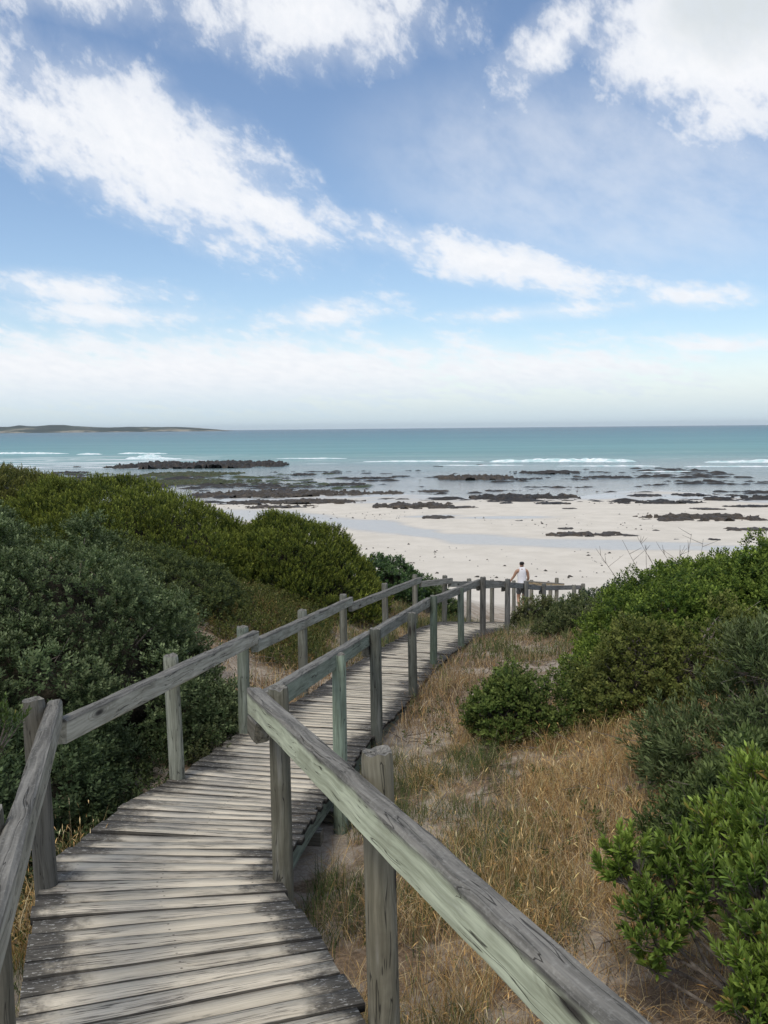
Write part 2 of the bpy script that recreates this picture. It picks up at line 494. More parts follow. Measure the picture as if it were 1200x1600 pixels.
# ------------------------------------------------------------------ headland on the far left
n, k = 160, 14
hx = np.linspace(-4300, -1010, n)
pxl = np.array([-400, -200, 0, 30, 60, 90, 130, 170, 210, 250, 290, 320, 345])
ph = np.array([9, 12, 11, 12.5, 13.5, 12, 9.0, 8.5, 9, 8.8, 6.5, 4.2, 1.0])
prof = np.interp(600 + hx / 5200 * 1294, pxl, ph) * 4.02
X, K = np.meshgrid(hx, np.arange(k), indexing='ij')
vv = K / (k - 1)
Y = 5100 + (K - 2) * 70 + 60 * fbm(X * .004, K * .5, 2) 
Z = prof[:, None] * np.sin(np.pi * np.clip(vv * 1.02, 0, 1)) ** .7 * (.72 + .42 * fbm(X * .009, K * .6, 12)) - 2
V = np.stack([X.ravel(), Y.ravel(), Z.ravel()], 1)
ii = (np.arange(n - 1)[:, None] * k + np.arange(k - 1)[None, :]).ravel()
F = np.stack([ii, ii + k, ii + k + 1, ii + 1], 1)
m, t, out = new_mat("headland_scrub")
pos = t.n('ShaderNodeNewGeometry').outputs['Position']
nn = t.noise(t.vm('MULTIPLY', pos, (.004, .004, .03)), 1.0, 6, .65)
sandy = t.ss(t.m('ADD', nn, t.m('MULTIPLY', t.ss(t.xyz(pos)[2], 24, 2), .10)), .56, .66)
col = t.mix(t.ss(nn, .3, .6), (.032, .042, .036), (.06, .072, .052))
col = t.mix(sandy, col, (.30, .27, .21))
principled(t, out, col, .95, .05)
tag(link("headland", np_mesh("headland", V, F, smooth=True), m), "low wooded headland on the far left horizon", None, None, "structure")

# ------------------------------------------------------------------ sea air
mb = MB(); mb.box((0, 0, 15), (31400, 31400, 110))
m, t, out = new_mat("haze_air")
pv = t.n('ShaderNodeVolumePrincipled')
pv.inputs['Color'].default_value = (.86, .93, 1.0, 1)
pv.inputs['Density'].default_value = 4.5e-5
pv.inputs['Anisotropy'].default_value = .2
t.t.links.new(pv.outputs[0], out.inputs['Volume'])
tag(link("haze", mb.mesh("haze"), m), "thin pale sea haze over the whole bay", None, None, "stuff")

# ------------------------------------------------------------------ rock reefs
m_rock, t, out = new_mat("reef_rock")
pos = t.n('ShaderNodeNewGeometry').outputs['Position']
oc = t.n('ShaderNodeObjectInfo').outputs['Color']
n1_ = t.noise(pos, 1.1, 6, .65); n2_ = t.noise(pos, 6.0, 5, .7)
col = t.mix(t.ss(n2_, .35, .7), t.mix(.55, oc, (.010, .0095, .009)), oc)
col = t.mix(t.m('MULTIPLY', t.ss(n1_, .52, .68), .55), col, (.15, .115, .085))
principled(t, out, col, t.ss(n1_, .3, .7, .45, .85), .35, t.bump(n2_, 1.0, .12))
ROCKS = [
    (-41.0, 188.0, 35.3, 21.9, 0.90, 'k', 'long jagged black rock ridge standing tallest at the surf line on the left'),
    (-61.1, 185.6, 2.8, 2.6, 0.70, 'k', 'rounded black boulder just left of the tall jagged surf ridge'),
    (-70.2, 189.9, 1.5, 1.3, 0.48, 'k', 'small lone black boulder in the water far left, above the olive shrubs'),
    (-36.3, 152.6, 18.8, 13.3, 0.68, 'g', 'green algae covered rock flat directly in front of the tall surf ridge'),
    (-33.3, 129.8, 25.3, 11.4, 0.69, 'g', 'wide brown and green rock shelf, second row in front of the surf ridge'),
    (-62.0, 163.9, 6.7, 6.0, 0.48, 'k', 'low dark rock flat at far left just above the shrub tops'),
    (-47.6, 139.9, 2.5, 2.2, 0.35, 'k', 'dark knobbly rock peeping over the olive shrub tops on the left'),
    (-13.5, 104.5, 20.7, 9.1, 0.68, 'b', 'widest brown rock bed on the left, just above the pale sand'),
    (-9.7, 91.6, 14.2, 5.7, 0.49, 'b', 'brown rock bed forming the front edge of the widest left bed'),
    (-10.7, 85.0, 7.1, 3.4, 0.32, 'b', 'thin brown rock strip on wet sand nearest the end of the olive shrubs'),
    (-14.8, 148.7, 4.8, 4.3, 0.50, 'k', 'black rock patch right of the green algae flat'),
    (-9.5, 153.3, 3.3, 3.0, 0.39, 'k', 'short black rock bar right of the surf ridge tip'),
    (-5.0, 135.7, 3.9, 3.5, 0.34, 'k', 'left one of two short dark rocks side by side in mid shallows'),
    (-1.4, 136.8, 3.7, 3.3, 0.40, 'k', 'right one of two short dark rocks side by side in mid shallows'),
    (-6.1, 121.8, 6.7, 5.4, 0.36, 'k', 'flat dark rock bar below the two short side by side rocks'),
    (-11.6, 128.0, 2.3, 2.0, 0.32, 'k', 'small dark rock left of the flat rock bar in mid shallows'),
    (-0.1, 121.6, 1.3, 1.2, 0.21, 'k', 'tiny dark rock right of the flat rock bar in mid shallows'),
    (0.0, 104.3, 4.6, 4.1, 0.48, 'b', 'brown speckled rocks with pale sand behind the middle beach rock group'),
    (3.1, 85.0, 7.8, 6.0, 0.56, 'b', 'brown rock bed at the water edge in the middle of the beach'),
    (4.8, 72.4, 2.7, 2.4, 0.30, 'b', 'small brown rock island on wet sand, nearest of the middle rocks'),
    (6.5, 107.2, 3.6, 3.2, 0.36, 'b', 'low brown rock left of the large domed rock'),
    (14.7, 134.4, 11.1, 10.0, 0.83, 'b', 'broad reef patch in the middle shallows below the long breaker'),
    (11.6, 176.4, 2.0, 1.8, 0.30, 'k', 'tiny black rock awash left of the long breaker'),
    (16.1, 95.9, 11.4, 7.2, 0.59, 'k', 'large domed black rock outcrop in the shallows above the walking person'),
    (29.3, 147.7, 11.5, 9.0, 0.49, 'k', 'long dark reef directly below the long white breaker'),
    (20.9, 131.1, 9.5, 5.4, 0.33, 'k', 'thin dark reef line between the domed rock and the breaker'),
    (30.2, 127.9, 2.1, 1.9, 0.22, 'k', 'short black rock bar right of the thin reef line'),
    (17.6, 85.9, 3.5, 2.7, 0.25, 'k', 'thin dark rock strip just below the right tail of the domed rock'),
    (12.9, 87.0, 1.3, 1.1, 0.22, 'k', 'small rock between the domed rock and the middle water edge bed'),
    (18.0, 79.9, 1.3, 1.2, 0.17, 'b', 'small brown rock strip on the sand edge right of the person'),
    (11.2, 68.6, 0.6, 0.5, 0.15, 'k', 'lone dark stone by the pale puddle above the person'),
    (28.5, 86.9, 9.1, 3.9, 0.36, 'k', 'dark rock reef with green top in the right shallows'),
    (30.3, 96.7, 3.7, 3.3, 0.28, 'k', 'narrow dark rock above the green topped right reef'),
    (36.0, 97.0, 4.1, 3.4, 0.28, 'k', 'small dark reef upper right between two narrow reefs'),
    (37.5, 92.1, 3.0, 2.7, 0.39, 'k', 'dark reef left neighbour of the reef cut by the right picture edge'),
    (42.3, 92.7, 5.3, 4.7, 0.46, 'k', 'dark reef cut by the right picture edge'),
    (30.8, 78.5, 2.9, 1.9, 0.20, 'b', 'thin rock strip just above the widest brown right bed'),
    (36.0, 80.7, 5.1, 2.4, 0.24, 'k', 'thin dark rock line at the right edge above the brown bed'),
    (26.5, 69.2, 9.1, 5.0, 0.57, 'b', 'widest brown rock bed on the right sand'),
    (14.0, 57.8, 5.0, 2.6, 0.36, 'b', 'group of low dark rocks on dry sand right of the person'),
    (13.7, 62.1, 1.2, 1.1, 0.18, 'b', 'small rock behind the low group on dry sand right of the person'),
    (17.0, 56.8, 1.1, 1.0, 0.14, 'b', 'small flat rock at the right end of the low dry sand group'),
    (19.3, 54.3, 0.6, 0.6, 0.12, 'k', 'lone dark stone on dry sand left of the bright green bush top'),
    (21.7, 53.7, 0.8, 0.7, 0.23, 'k', 'dark boulder touching the top of the bright green bush on the right'),
    (26.8, 60.2, 3.6, 1.9, 0.25, 'b', 'flat brown rock strip behind the top of the bright green bush'),
    (20.0, 60.3, 0.6, 0.5, 0.15, 'b', 'single small brown stone on sand below the widest right bed'),
    (8.0, 83.2, 2.9, 2.2, 0.21, 'b', 'low rock strip right of the middle water edge bed'),
    (14.3, 106.6, 2.0, 1.8, 0.27, 'k', 'two lobed small rock above the left end of the domed rock'),
    (21.2, 183.3, 1.4, 1.3, 0.23, 'k', 'tiny black rock awash under the left end of the long breaker'),
    (54.5, 155.1, 3.1, 2.8, 0.26, 'k', 'thin black rock awash below the right breakers'),
    (35.5, 133.9, 8.6, 5.6, 0.33, 'k', 'thin black reef line right of the reef below the breaker'),
    (2.8, 141.3, 3.2, 2.9, 0.30, 'k', 'small black rock right of the two side by side rocks'),
    (-14.0, 117.1, 4.5, 4.0, 0.29, 'b', 'brown rock strip between the green shelf and the widest left bed'),
]
TINT = {'k': (.044, .040, .036, 1), 'b': (.085, .070, .055, 1), 'g': (.070, .085, .032, 1)}
for i, (x, y, w, dp, h, c, lab) in enumerate(ROCKS):
    n = int(np.clip(w / .17, 16, 110)); k = int(np.clip(dp / .17, 12, 44))
    U, K = np.meshgrid(np.linspace(-1, 1, n), np.linspace(-1, 1, k), indexing='ij')
    s = i * 13 + 5
    X = x + U * w * .54; Y = y + K * dp * .54
    r = np.hypot(np.abs(U) ** 1.0, K)
    edge = fbm(X * (3.2 / max(1.2, w * .35)), Y * (3.2 / max(1.0, dp * .4)), s, 4)
    holes = fbm(X * 1.7, Y * 1.7, s + 51, 3)
    body = 1 - r + (edge - .52) * 1.5 + .10 - .95 * sstep(.51, .61, holes) * (w > 4)
    ridge = 1 - np.abs(2 * fbm(X * 1.15, Y * 1.15, s + 3, 4) - 1)
    chunk = fbm(X * 2.6, Y * 2.6, s + 8, 3)
    lump = .35 + .9 * (ridge ** 2) * chunk * 1.5
    knob = fbm(X * 2.4, Y * 2.4, s + 77, 3)
    Z = np.where(body > 0, np.clip(body * 3.2, 0, 1) * (lump * .50 + .60 * knob ** 2) * h * .85, body * .8)
    if c == 'k' and i == 0:
        Z = np.where(body > 0, np.clip(body * 3.5, 0, 1) * h * (.35 + .95 * ridge ** 2 * (.4 + chunk)), Z)
    g0 = np.maximum(H(X, Y), -.05) if y > 70 else H(X, Y)
    jx = (fbm(X * 5, Y * 5, s + 31, 2) - .5) * .35 * min(1, w / 6)
    V = np.stack([(X - x + jx).ravel(), (Y - y).ravel(), (g0 - .03 + Z).ravel()], 1)
    ii = (np.arange(n - 1)[:, None] * k + np.arange(k - 1)[None, :]).ravel()
    F = np.stack([ii, ii + k, ii + k + 1, ii + 1], 1)
    keep = (body.ravel()[F] > -.25).any(1)
    nm = "rock_reef" if w > 3 else "rock"
    o = link(nm, np_mesh(nm, V, F[keep]), m_rock)
    o.location = (x, y, 0)
    o.color = TINT[c]
    tag(o, lab, "reef" if w > 3 else "rock", "rocks exposed along the low tide shore")
# scattered stones and weed on the sand
rng = np.random.default_rng(5)
def scatter_bits(name, label, pts, size, mat, sx=1.0, sz_=1.0):
    V, F = [], []
    base = np.array([(-1, -.6, -.2), (1, -.5, -.2), (.7, .8, -.2), (-.8, .7, -.2), (-.1, 0, .55), (.5, .2, .4)])
    fc = np.array([(0, 1, 4), (1, 5, 4), (1, 2, 5), (2, 3, 4), (2, 4, 5), (3, 0, 4)])
    N = len(pts)
    a = rng.random(N) * 6.28
    b = base[None] * (.6 + .8 * rng.random((N, 6, 3))) * size[:, None, None]
    ca_, sa_ = np.cos(a)[:, None], np.sin(a)[:, None]
    X = b[:, :, 0] * ca_ - b[:, :, 1] * sa_; Y = b[:, :, 0] * sa_ + b[:, :, 1] * ca_
    V = np.stack([X * sx, Y, b[:, :, 2] * sz_], 2) + pts[:, None, :]
    F = (fc[None] + (np.arange(N) * 6)[:, None, None]).reshape(-1, 3)
    return tag(link(name, np_mesh(name, V.reshape(-1, 3), F), mat), label, None, None, "stuff")
P = np.stack([rng.uniform(-30, 60, 9000), rng.uniform(36, 110, 9000)], 1)
dn = fbm(P[:, 0] * .11, P[:, 1] * .16, 77, 4)
P = P[(dn > .52) & (rng.random(len(P)) < .5 * sstep(.52, .66, dn))]
sz = rng.gamma(1.2, .032, len(P)) + .012
m_bits, t, out = new_mat("weed_and_stones")
principled(t, out, (.05, .043, .035), .8, .3)
scatter_bits("seaweed", "dark scraps of seaweed and stones scattered over the sand", np.column_stack([P, H(P[:, 0], P[:, 1]) + .01]), sz, m_bits)
def shelf_bits(name, label, n, x0, x1, y0, y1, thr, gx_, tint, seed, flat_, size):
    r_ = np.random.default_rng(seed)
    P = np.stack([r_.uniform(x0, x1, n), r_.uniform(y0, y1, n)], 1)
    dn = .6 * fbm(P[:, 0] * .045, P[:, 1] * .16, seed, 4) + .4 * fbm(P[:, 0] * .16, P[:, 1] * .5, seed + 4, 3)
    P = P[dn + gx_ * sstep(12, -25, P[:, 0]) > thr]
    s_ = r_.gamma(1.3, size, len(P)) + .05
    o = scatter_bits(name, label, np.column_stack([P, np.maximum(H(P[:, 0], P[:, 1]), 0)]), s_, m_rock, 2.3, flat_)
    o.color = tint
shelf_bits("reef_rubble", "low dark broken rock shelf awash between the reefs", 9500, -70, 58, 88, 160, .575, .045, (.045, .040, .035, 1), 91, .55, .17)
shelf_bits("reef_rubble", "green weed covered low rocks between the reefs on the left", 5000, -66, -2, 112, 160, .57, .03, (.065, .085, .03, 1), 191, .45, .17)

# ------------------------------------------------------------------ weathered timber
def timber(name, ax, plank=False):
    m, t, out = new_mat(name)
    oi = t.n('ShaderNodeObjectInfo')
    rnd, oc = oi.outputs['Random'], t.mix(1.0, oi.outputs['Color'], (1.05, 1.0, .90), 'MULTIPLY')
    co = t.n('ShaderNodeTexCoord').outputs['Object']
    sh = t.comb(t.m('MULTIPLY', rnd, 37.0), t.m('MULTIPLY', rnd, 19.0), t.m('MULTIPLY', rnd, 53.0))
    sc = (2.2, 46, 46) if ax == 'x' else (46, 46, 2.2)
    sc2 = (1.1, 16, 16) if ax == 'x' else (16, 16, 1.1)
    warp = t.noise(co, 2.4, 2, .5, col=True)
    cw = t.vm('ADD', co, t.vm('MULTIPLY', t.vm('SUBTRACT', warp, (.5, .5, .5)), (.05, .05, .05)))
    g1 = t.noise(t.vm('ADD', t.vm('MULTIPLY', cw, sc), sh), 1.0, 5, .65)
    g2 = t.noise(t.vm('ADD', t.vm('MULTIPLY', cw, sc2), sh), 1.0, 4, .6)
    bl = t.noise(t.vm('ADD', co, sh), 2.6, 5, .65)
    sp = t.noise(co, 75.0, 3, .7)
    g3 = t.noise(t.vm('ADD', t.vm('MULTIPLY', cw, (.55, 19, 19) if ax == 'x' else (19, 19, .55)), sh), 1.0, 3, .55)
    crack = t.ss(t.m('ABSOLUTE', t.m('SUBTRACT', g3, .5)), .002, .008, 1.0, 0.0)
    crack = t.m('MULTIPLY', crack, t.ss(bl, .40, .50))
    col = t.mix(t.ss(g1, .3, .7), t.mix(1.0, oc, (.52, .52, .50), 'MULTIPLY'), oc)
    col = t.mix(t.m('MULTIPLY', t.ss(bl, .48, .70), .55), col, t.mix(1.0, oc, (.44, .42, .41), 'MULTIPLY'))
    col = t.mix(t.m('MULTIPLY', t.ss(g2, .56, .74), .5), col, t.mix(.5, oc, (.45, .44, .42)))
    # old knots
    kn = t.vor(t.vm('ADD', t.vm('MULTIPLY', co, (1.6, 6, 6) if ax == 'x' else (6, 6, 1.6)), sh), 1.0)
    knot = t.ss(kn, .05, .16, 1.0, 0.0)
    ring = t.m('MULTIPLY', t.ss(kn, .34, .12), t.ss(t.m('SINE', t.m('MULTIPLY', kn, 95.0)), .1, .9))
    col = t.mix(t.m('MULTIPLY', ring, .5), col, t.mix(1.0, oc, (.35, .33, .31), 'MULTIPLY'))
    col = t.mix(knot, col, (.035, .03, .027))
    # upward faces have gone grey with lichen
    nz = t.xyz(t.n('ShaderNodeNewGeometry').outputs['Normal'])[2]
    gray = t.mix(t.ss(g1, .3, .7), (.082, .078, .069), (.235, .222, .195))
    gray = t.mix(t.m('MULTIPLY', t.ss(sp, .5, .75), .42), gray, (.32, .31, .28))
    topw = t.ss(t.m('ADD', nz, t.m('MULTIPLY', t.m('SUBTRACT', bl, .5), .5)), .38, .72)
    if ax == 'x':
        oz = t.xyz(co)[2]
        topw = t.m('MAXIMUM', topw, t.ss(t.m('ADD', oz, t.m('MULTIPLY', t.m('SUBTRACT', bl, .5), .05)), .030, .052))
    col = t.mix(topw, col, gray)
    col = t.mix(t.m('MULTIPLY', crack, .8), col, (.03, .027, .023))
    hgt = t.m('SUBTRACT', t.m('ADD', t.m('MULTIPLY', g1, .6), t.m('MULTIPLY', sp, t.m('MULTIPLY', topw, .4))), crack)
    principled(t, out, col, .85, .18, t.bump(hgt, .75, .006))
    return m
m_rail = timber("weathered_rail_timber", 'x')
m_post = timber("weathered_post_timber", 'z')

# plank timber: pale bleached boards, black algae creeping in from both edges of the walk
m_plank, t, out = new_mat("bleached_plank_timber")
oi = t.n('ShaderNodeObjectInfo'); rnd = oi.outputs['Random']
uv = t.n('ShaderNodeUVMap', uv_map='UVMap').outputs[0]
e_, dn_, _q = t.xyz(t.n('ShaderNodeUVMap', uv_map='Edge').outputs[0])
u_, v_, _z = t.xyz(uv)
rr = t.m('MULTIPLY', rnd, 91.0)
gvec = t.comb(t.m('ADD', t.m('MULTIPLY', u_, 3.2), rr), t.m('MULTIPLY', v_, 250), rr)
wv_ = t.noise(t.comb(t.m('MULTIPLY', u_, 2.2), t.m('MULTIPLY', v_, 9), rr), 1.0, 2, .5)
gvec = t.vm('ADD', gvec, t.comb(0.0, t.m('MULTIPLY', wv_, 4.0), 0.0))
g1 = t.noise(gvec, 1.0, 6, .68)
g2 = t.noise(t.vm('MULTIPLY', gvec, (.4, .5, 1)), 1.0, 4, .6)
bl = t.noise(t.comb(t.m('MULTIPLY', u_, 2.4), t.m('MULTIPLY', v_, 2.4), t.m('MULTIPLY', rnd, .5)), 1.0, 6, .7)
bp = t.noise(t.comb(t.m('MULTIPLY', u_, 2.0), t.m('MULTIPLY', v_, 5), rr), 1.0, 4, .6)
sp = t.noise(t.comb(t.m('MULTIPLY', u_, 30), t.m('MULTIPLY', v_, 75), 3.0), 1.0, 4, .7)
pale = t.mix(rnd, (.70, .625, .50), (.58, .52, .415))
pale = t.mix(t.m('MULTIPLY', t.ss(bp, .46, .7), .6), pale, (.42, .385, .335))
col = t.mix(t.ss(g1, .28, .56), t.mix(1.0, pale, (.60, .575, .545), 'MULTIPLY'), pale)
col = t.mix(t.m('MULTIPLY', t.ss(g2, .58, .72), .5), col, (.50, .47, .43))
g3 = t.noise(t.comb(t.m('ADD', t.m('MULTIPLY', u_, 1.6), rr), t.m('ADD', t.m('MULTIPLY', v_, 62), t.m('MULTIPLY', wv_, 1.5)), rr), 1.0, 3, .6)
split = t.m('MULTIPLY', t.ss(t.m('ABSOLUTE', t.m('SUBTRACT', g3, .5)), .004, .020, 1, 0), t.ss(bp, .42, .52))
col = t.mix(t.m('MULTIPLY', split, .85), col, (.05, .045, .04))
ed = t.m('MINIMUM', u_, t.m('SUBTRACT', 1.09, u_))
far = t.ss(v_, 6.5, 11.0)
reach = t.m('ADD', t.m('MULTIPLY', t.m('SUBTRACT', bl, .54), .85), t.m('MULTIPLY', t.m('SUBTRACT', g1, .5), .3))
reach = t.m('ADD', reach, t.m('ADD', .035, t.m('MULTIPLY', t.m('SUBTRACT', rnd, .5), .16)))
dk = t.ss(t.m('SUBTRACT', t.m('SUBTRACT', ed, reach), t.m('MULTIPLY', far, .10)), .04, .20, 1.0, 0.0)
dkc = t.mix(t.ss(g1, .35, .66), (.034, .032, .029), (.115, .107, .096))
fleck = t.m('MULTIPLY', t.ss(sp, .56, .64), .85)
dkc = t.mix(fleck, dkc, (.52, .51, .48))
col = t.mix(t.m('MULTIPLY', dk, .93), col, dkc)
rust = t.m('MULTIPLY', t.ss(bl, .60, .72), t.m('MULTIPLY', t.ss(ed, .34, .1), t.ss(v_, 3.2, 4.2)))
col = t.mix(t.m('MULTIPLY', rust, .35), col, (.20, .12, .055))
nu = t.m('MINIMUM', t.m('ABSOLUTE', t.m('SUBTRACT', u_, .13)), t.m('MINIMUM', t.m('ABSOLUTE', t.m('SUBTRACT', u_, t.m('ADD', .53, t.m('MULTIPLY', rnd, .03)))), t.m('ABSOLUTE', t.m('SUBTRACT', u_, .96))))
nv = t.m('MULTIPLY', t.m('ABSOLUTE', t.m('SUBTRACT', t.m('ABSOLUTE', t.m('SUBTRACT', e_, .5)), .24)), .11)
nail = t.ss(t.m('SQRT', t.m('ADD', t.m('MULTIPLY', nu, nu), t.m('MULTIPLY', nv, nv))), .0035, .0065, 1.0, 0.0)
col = t.mix(t.m('MULTIPLY', nail, t.ss(t.m('FRACT', t.m('MULTIPLY', rnd, 7.3)), .2, .7, .15, .7)), col, (.05, .038, .03))
ew = t.m('MINIMUM', e_, t.m('SUBTRACT', 1.0, e_))
gap_shade_grime = t.m('MAXIMUM', t.ss(t.m('ADD', ew, t.m('MULTIPLY', t.m('SUBTRACT', g2, .5), .05)), .0, .024, 1.0, 0.0), t.ss(dn_, .15, .5))  # edge dirt plus gap shade put into the colour of plank edges and sides
col = t.mix(t.m('MULTIPLY', gap_shade_grime, .88), col, (.032, .030, .028))
hgt = t.m('SUBTRACT', t.m('ADD', g1, t.m('MULTIPLY', sp, t.m('MULTIPLY', dk, .5))), t.m('ADD', split, gap_shade_grime))
principled(t, out, col, .85, .15, t.bump(hgt, .8, .006))

# ------------------------------------------------------------------ boardwalk
walk = tag(empty("boardwalk", (-.5, 3.9, EYE - 2.3)), "bleached timber boardwalk with dark mossy edges winding down towards the beach", "boardwalk")
wbase = Vector(walk.location)
segL = [np.hypot(*(((SL[i + 1] + SR[i + 1]) / 2) - ((SL[i] + SR[i]) / 2))) for i in range(len(ST) - 1)]
cum = np.concatenate([[0], np.cumsum(segL)])
PITCH = .1165
rng = np.random.default_rng(11)
s = 0.0
def station(s):
    l = np.array([np.interp(s, cum, SL[:, 0]), np.interp(s, cum, SL[:, 1])])
    r = np.array([np.interp(s, cum, SR[:, 0]), np.interp(s, cum, SR[:, 1])])
    return l, r, EYE - np.interp(s, cum, SD)
while s < cum[-1] - PITCH:
    ra, rb = rng.normal(0, .0022, 2)
    gap = .0030 + abs(rng.normal(0, .0026))
    l0, r0, z0 = station(s + ra); l1, r1, z1 = station(s + PITCH - gap + rb)
    ex, ey = rng.uniform(-.012, .028, 2)
    zj = rng.normal(0, .0035); zt = rng.normal(0, .003)
    n = 6
    V, UV, U2 = [], [], []
    Wd = np.hypot(*(r0 - l0))
    jag = rng.normal(0, .0016, (n + 1, 2))
    cup = rng.normal(0, .0018)
    for i in range(n + 1):
        f = i / n
        g = -ex / Wd + f * (1 + (ex + ey) / Wd)
        for (l, r, z, b) in ((l0, r0, z0, 0), (l1, r1, z1, 1)):
            p = l + (r - l) * g
            d = (l1 - l0) / max(1e-6, np.hypot(*(l1 - l0)))
            p = p + d * jag[i, b]
            zz = z + zj + zt * (2 * f - 1) + cup * math.sin(f * 6.3)
            V.append((p[0], p[1], zz)); V.append((p[0], p[1], zz - .034))
            UV.append((g * 1.09, s + b * .11)); UV.append((g * 1.09, s + b * .11 + .04)); U2.append((float(b), 0.0)); U2.append((float(b), 1.0))
    Fc = []
    for i in range(n):
        a = i * 4
        Fc += [(a, a + 4, a + 6, a + 2), (a + 1, a + 3, a + 7, a + 5), (a, a + 1, a + 5, a + 4), (a + 2, a + 6, a + 7, a + 3)]
    Fc += [(0, 2, 3, 1), (n * 4, n * 4 + 1, n * 4 + 3, n * 4 + 2)]
    me = np_mesh("plank", np.array(V) - np.array(wbase), np.array(Fc))
    ul = me.uv_layers.new(name="UVMap")
    vi = np.zeros(len(me.loops), dtype=np.int32); me.loops.foreach_get('vertex_index', vi)
    ul.data.foreach_set('uv', np.array(UV, dtype=np.float32)[vi].ravel())
    u2 = me.uv_layers.new(name="Edge")
    u2.data.foreach_set('uv', np.array(U2, dtype=np.float32)[vi].ravel())
    link("plank", me, m_plank, walk)
    s += PITCH
def beam_between(name, a, b, w, h, mat, parent, color, top=True, sub=10, wob=.004, origin=(0, 0, 0), seed=0):
    """squared timber whose top centre line runs from a to b, slightly worn; local x along the beam, z up, z=0 at the middle"""
    a, b = Vector(a), Vector(b)
    d = (b - a); L = d.length; x = d.normalized()
    y = Vector((0, 0, 1)).cross(x).normalized(); z = x.cross(y)
    r_ = np.random.default_rng(seed)
    ch = .008
    prof = [(-w / 2, -h / 2 + ch), (-w / 2 + ch, -h / 2), (w / 2 - ch, -h / 2), (w / 2, -h / 2 + ch), (w / 2, h / 2 - ch * 1.4), (w / 2 - ch * 1.4, h / 2), (-w / 2 + ch * 1.4, h / 2), (-w / 2, h / 2 - ch * 1.4)]
    k = len(prof)
    V = []
    for i in range(sub + 1):
        jx = r_.normal(0, .004) if i in (0, sub) else 0
        for (py, pz) in prof:
            V.append((-L / 2 + L * i / sub + jx, py + r_.normal(0, wob) * .6, pz + r_.normal(0, wob) * .6))
    Fc = []
    for i in range(sub):
        for j in range(k):
            j2 = (j + 1) % k
            Fc.append((i * k + j, i * k + j2, (i + 1) * k + j2, (i + 1) * k + j)[::-1])
    me = bpy.data.meshes.new(name)
    me.from_pydata(V, [], Fc + [tuple(range(k)), tuple(sub * k + j for j in range(k))[::-1]])
    me.update()
    o = link(name, me, mat, parent)
    c = (a + b) / 2 - z * (h / 2) - Vector(origin)
    o.matrix_local = Matrix(((x.x, y.x, z.x, c.x), (x.y, y.y, z.y, c.y), (x.z, y.z, z.z, c.z), (0, 0, 0, 1)))
    o.color = color
    return o
GREEN, PALEG, GREY, DARK = (.36, .47, .39, 1), (.40, .43, .385, 1), (.27, .275, .26, 1), (.165, .16, .14, 1)
for side, sgn in ((SL, 1), (SR, -1)):
    for i in range(1, len(ST) - 1):
        def pt(j):
            c = (SL[j] + SR[j]) / 2
            p = side[j] + (c - side[j]) / np.hypot(*(c - side[j])) * .05
            return (p[0], p[1], EYE - SD[j] - .037)
        beam_between("stringer", pt(i), pt(i + 1), .05, .15, m_rail, walk, (.20, .25, .225, 1), sub=3, wob=.002, origin=wbase, seed=i)
for i in range(1, len(ST) - 1):       # cross bearers under the deck, with short stumps
    l, r, z = station(cum[i] + .25)
    beam_between("bearer", (l[0], l[1], z - .19), (r[0], r[1], z - .19), .09, .10, m_rail, walk, DARK, sub=2, origin=wbase, seed=i)

# ------------------------------------------------------------------ railings
def make_post(parent, origin, x, y, ztop, rad, col, seed, lean=(0, 0), zbot=None):
    r_ = np.random.default_rng(seed)
    zb = float(H(x, y)) - .35 if zbot is None else zbot
    n, k = 14, 8
    Ht = ztop - zb
    V = []
    oval = 1 + r_.normal(0, .025)
    zs = [0, .35, .6, .8, .92, .985, 1.0]
    ph = r_.random() * 6
    for i, f in enumerate(zs):
        rr_ = rad * (1.05 - .06 * f) * (.93 if i == len(zs) - 1 else 1)
        for j in range(n):
            a = 2 * math.pi * j / n
            q = rr_ * (1 + .022 * math.sin(3 * a + ph) + r_.normal(0, .008))
            tz = f * Ht - Ht + (r_.normal(0, .004) if i == len(zs) - 1 else 0)
            V.append((q * math.cos(a) * oval + lean[0] * (f - 1) * Ht, q * math.sin(a) + lean[1] * (f - 1) * Ht, tz))
    b = len(V)
    for j in range(n):                   # worn end grain: a shallow dish
        a = 2 * math.pi * j / n
        V.append((rad * .5 * math.cos(a), rad * .5 * math.sin(a), -.004 + r_.normal(0, .004)))
    V.append((0, 0, -.009))
    Fc = []
    for i in range(len(zs) - 1):
        for j in range(n):
            j2 = (j + 1) % n
            Fc.append((i * n + j, i * n + j2, (i + 1) * n + j2, (i + 1) * n + j))
    o_ = (len(zs) - 1) * n
    for j in range(n):
        j2 = (j + 1) % n
        Fc.append((o_ + j, o_ + j2, b + j2, b + j)); Fc.append((b + j, b + j2, b + n))
    me = bpy.data.meshes.new("post")
    me.from_pydata(V, [], Fc)
    me.update()
    for i_, p in enumerate(me.polygons):
        p.use_smooth = i_ < (len(zs) - 2) * n
    o = link("post", me, m_post, parent)
    o.location = Vector((x, y, ztop)) - Vector(origin)
    o.rotation_euler.z = r_.random() * 6
    o.color = col
    return o
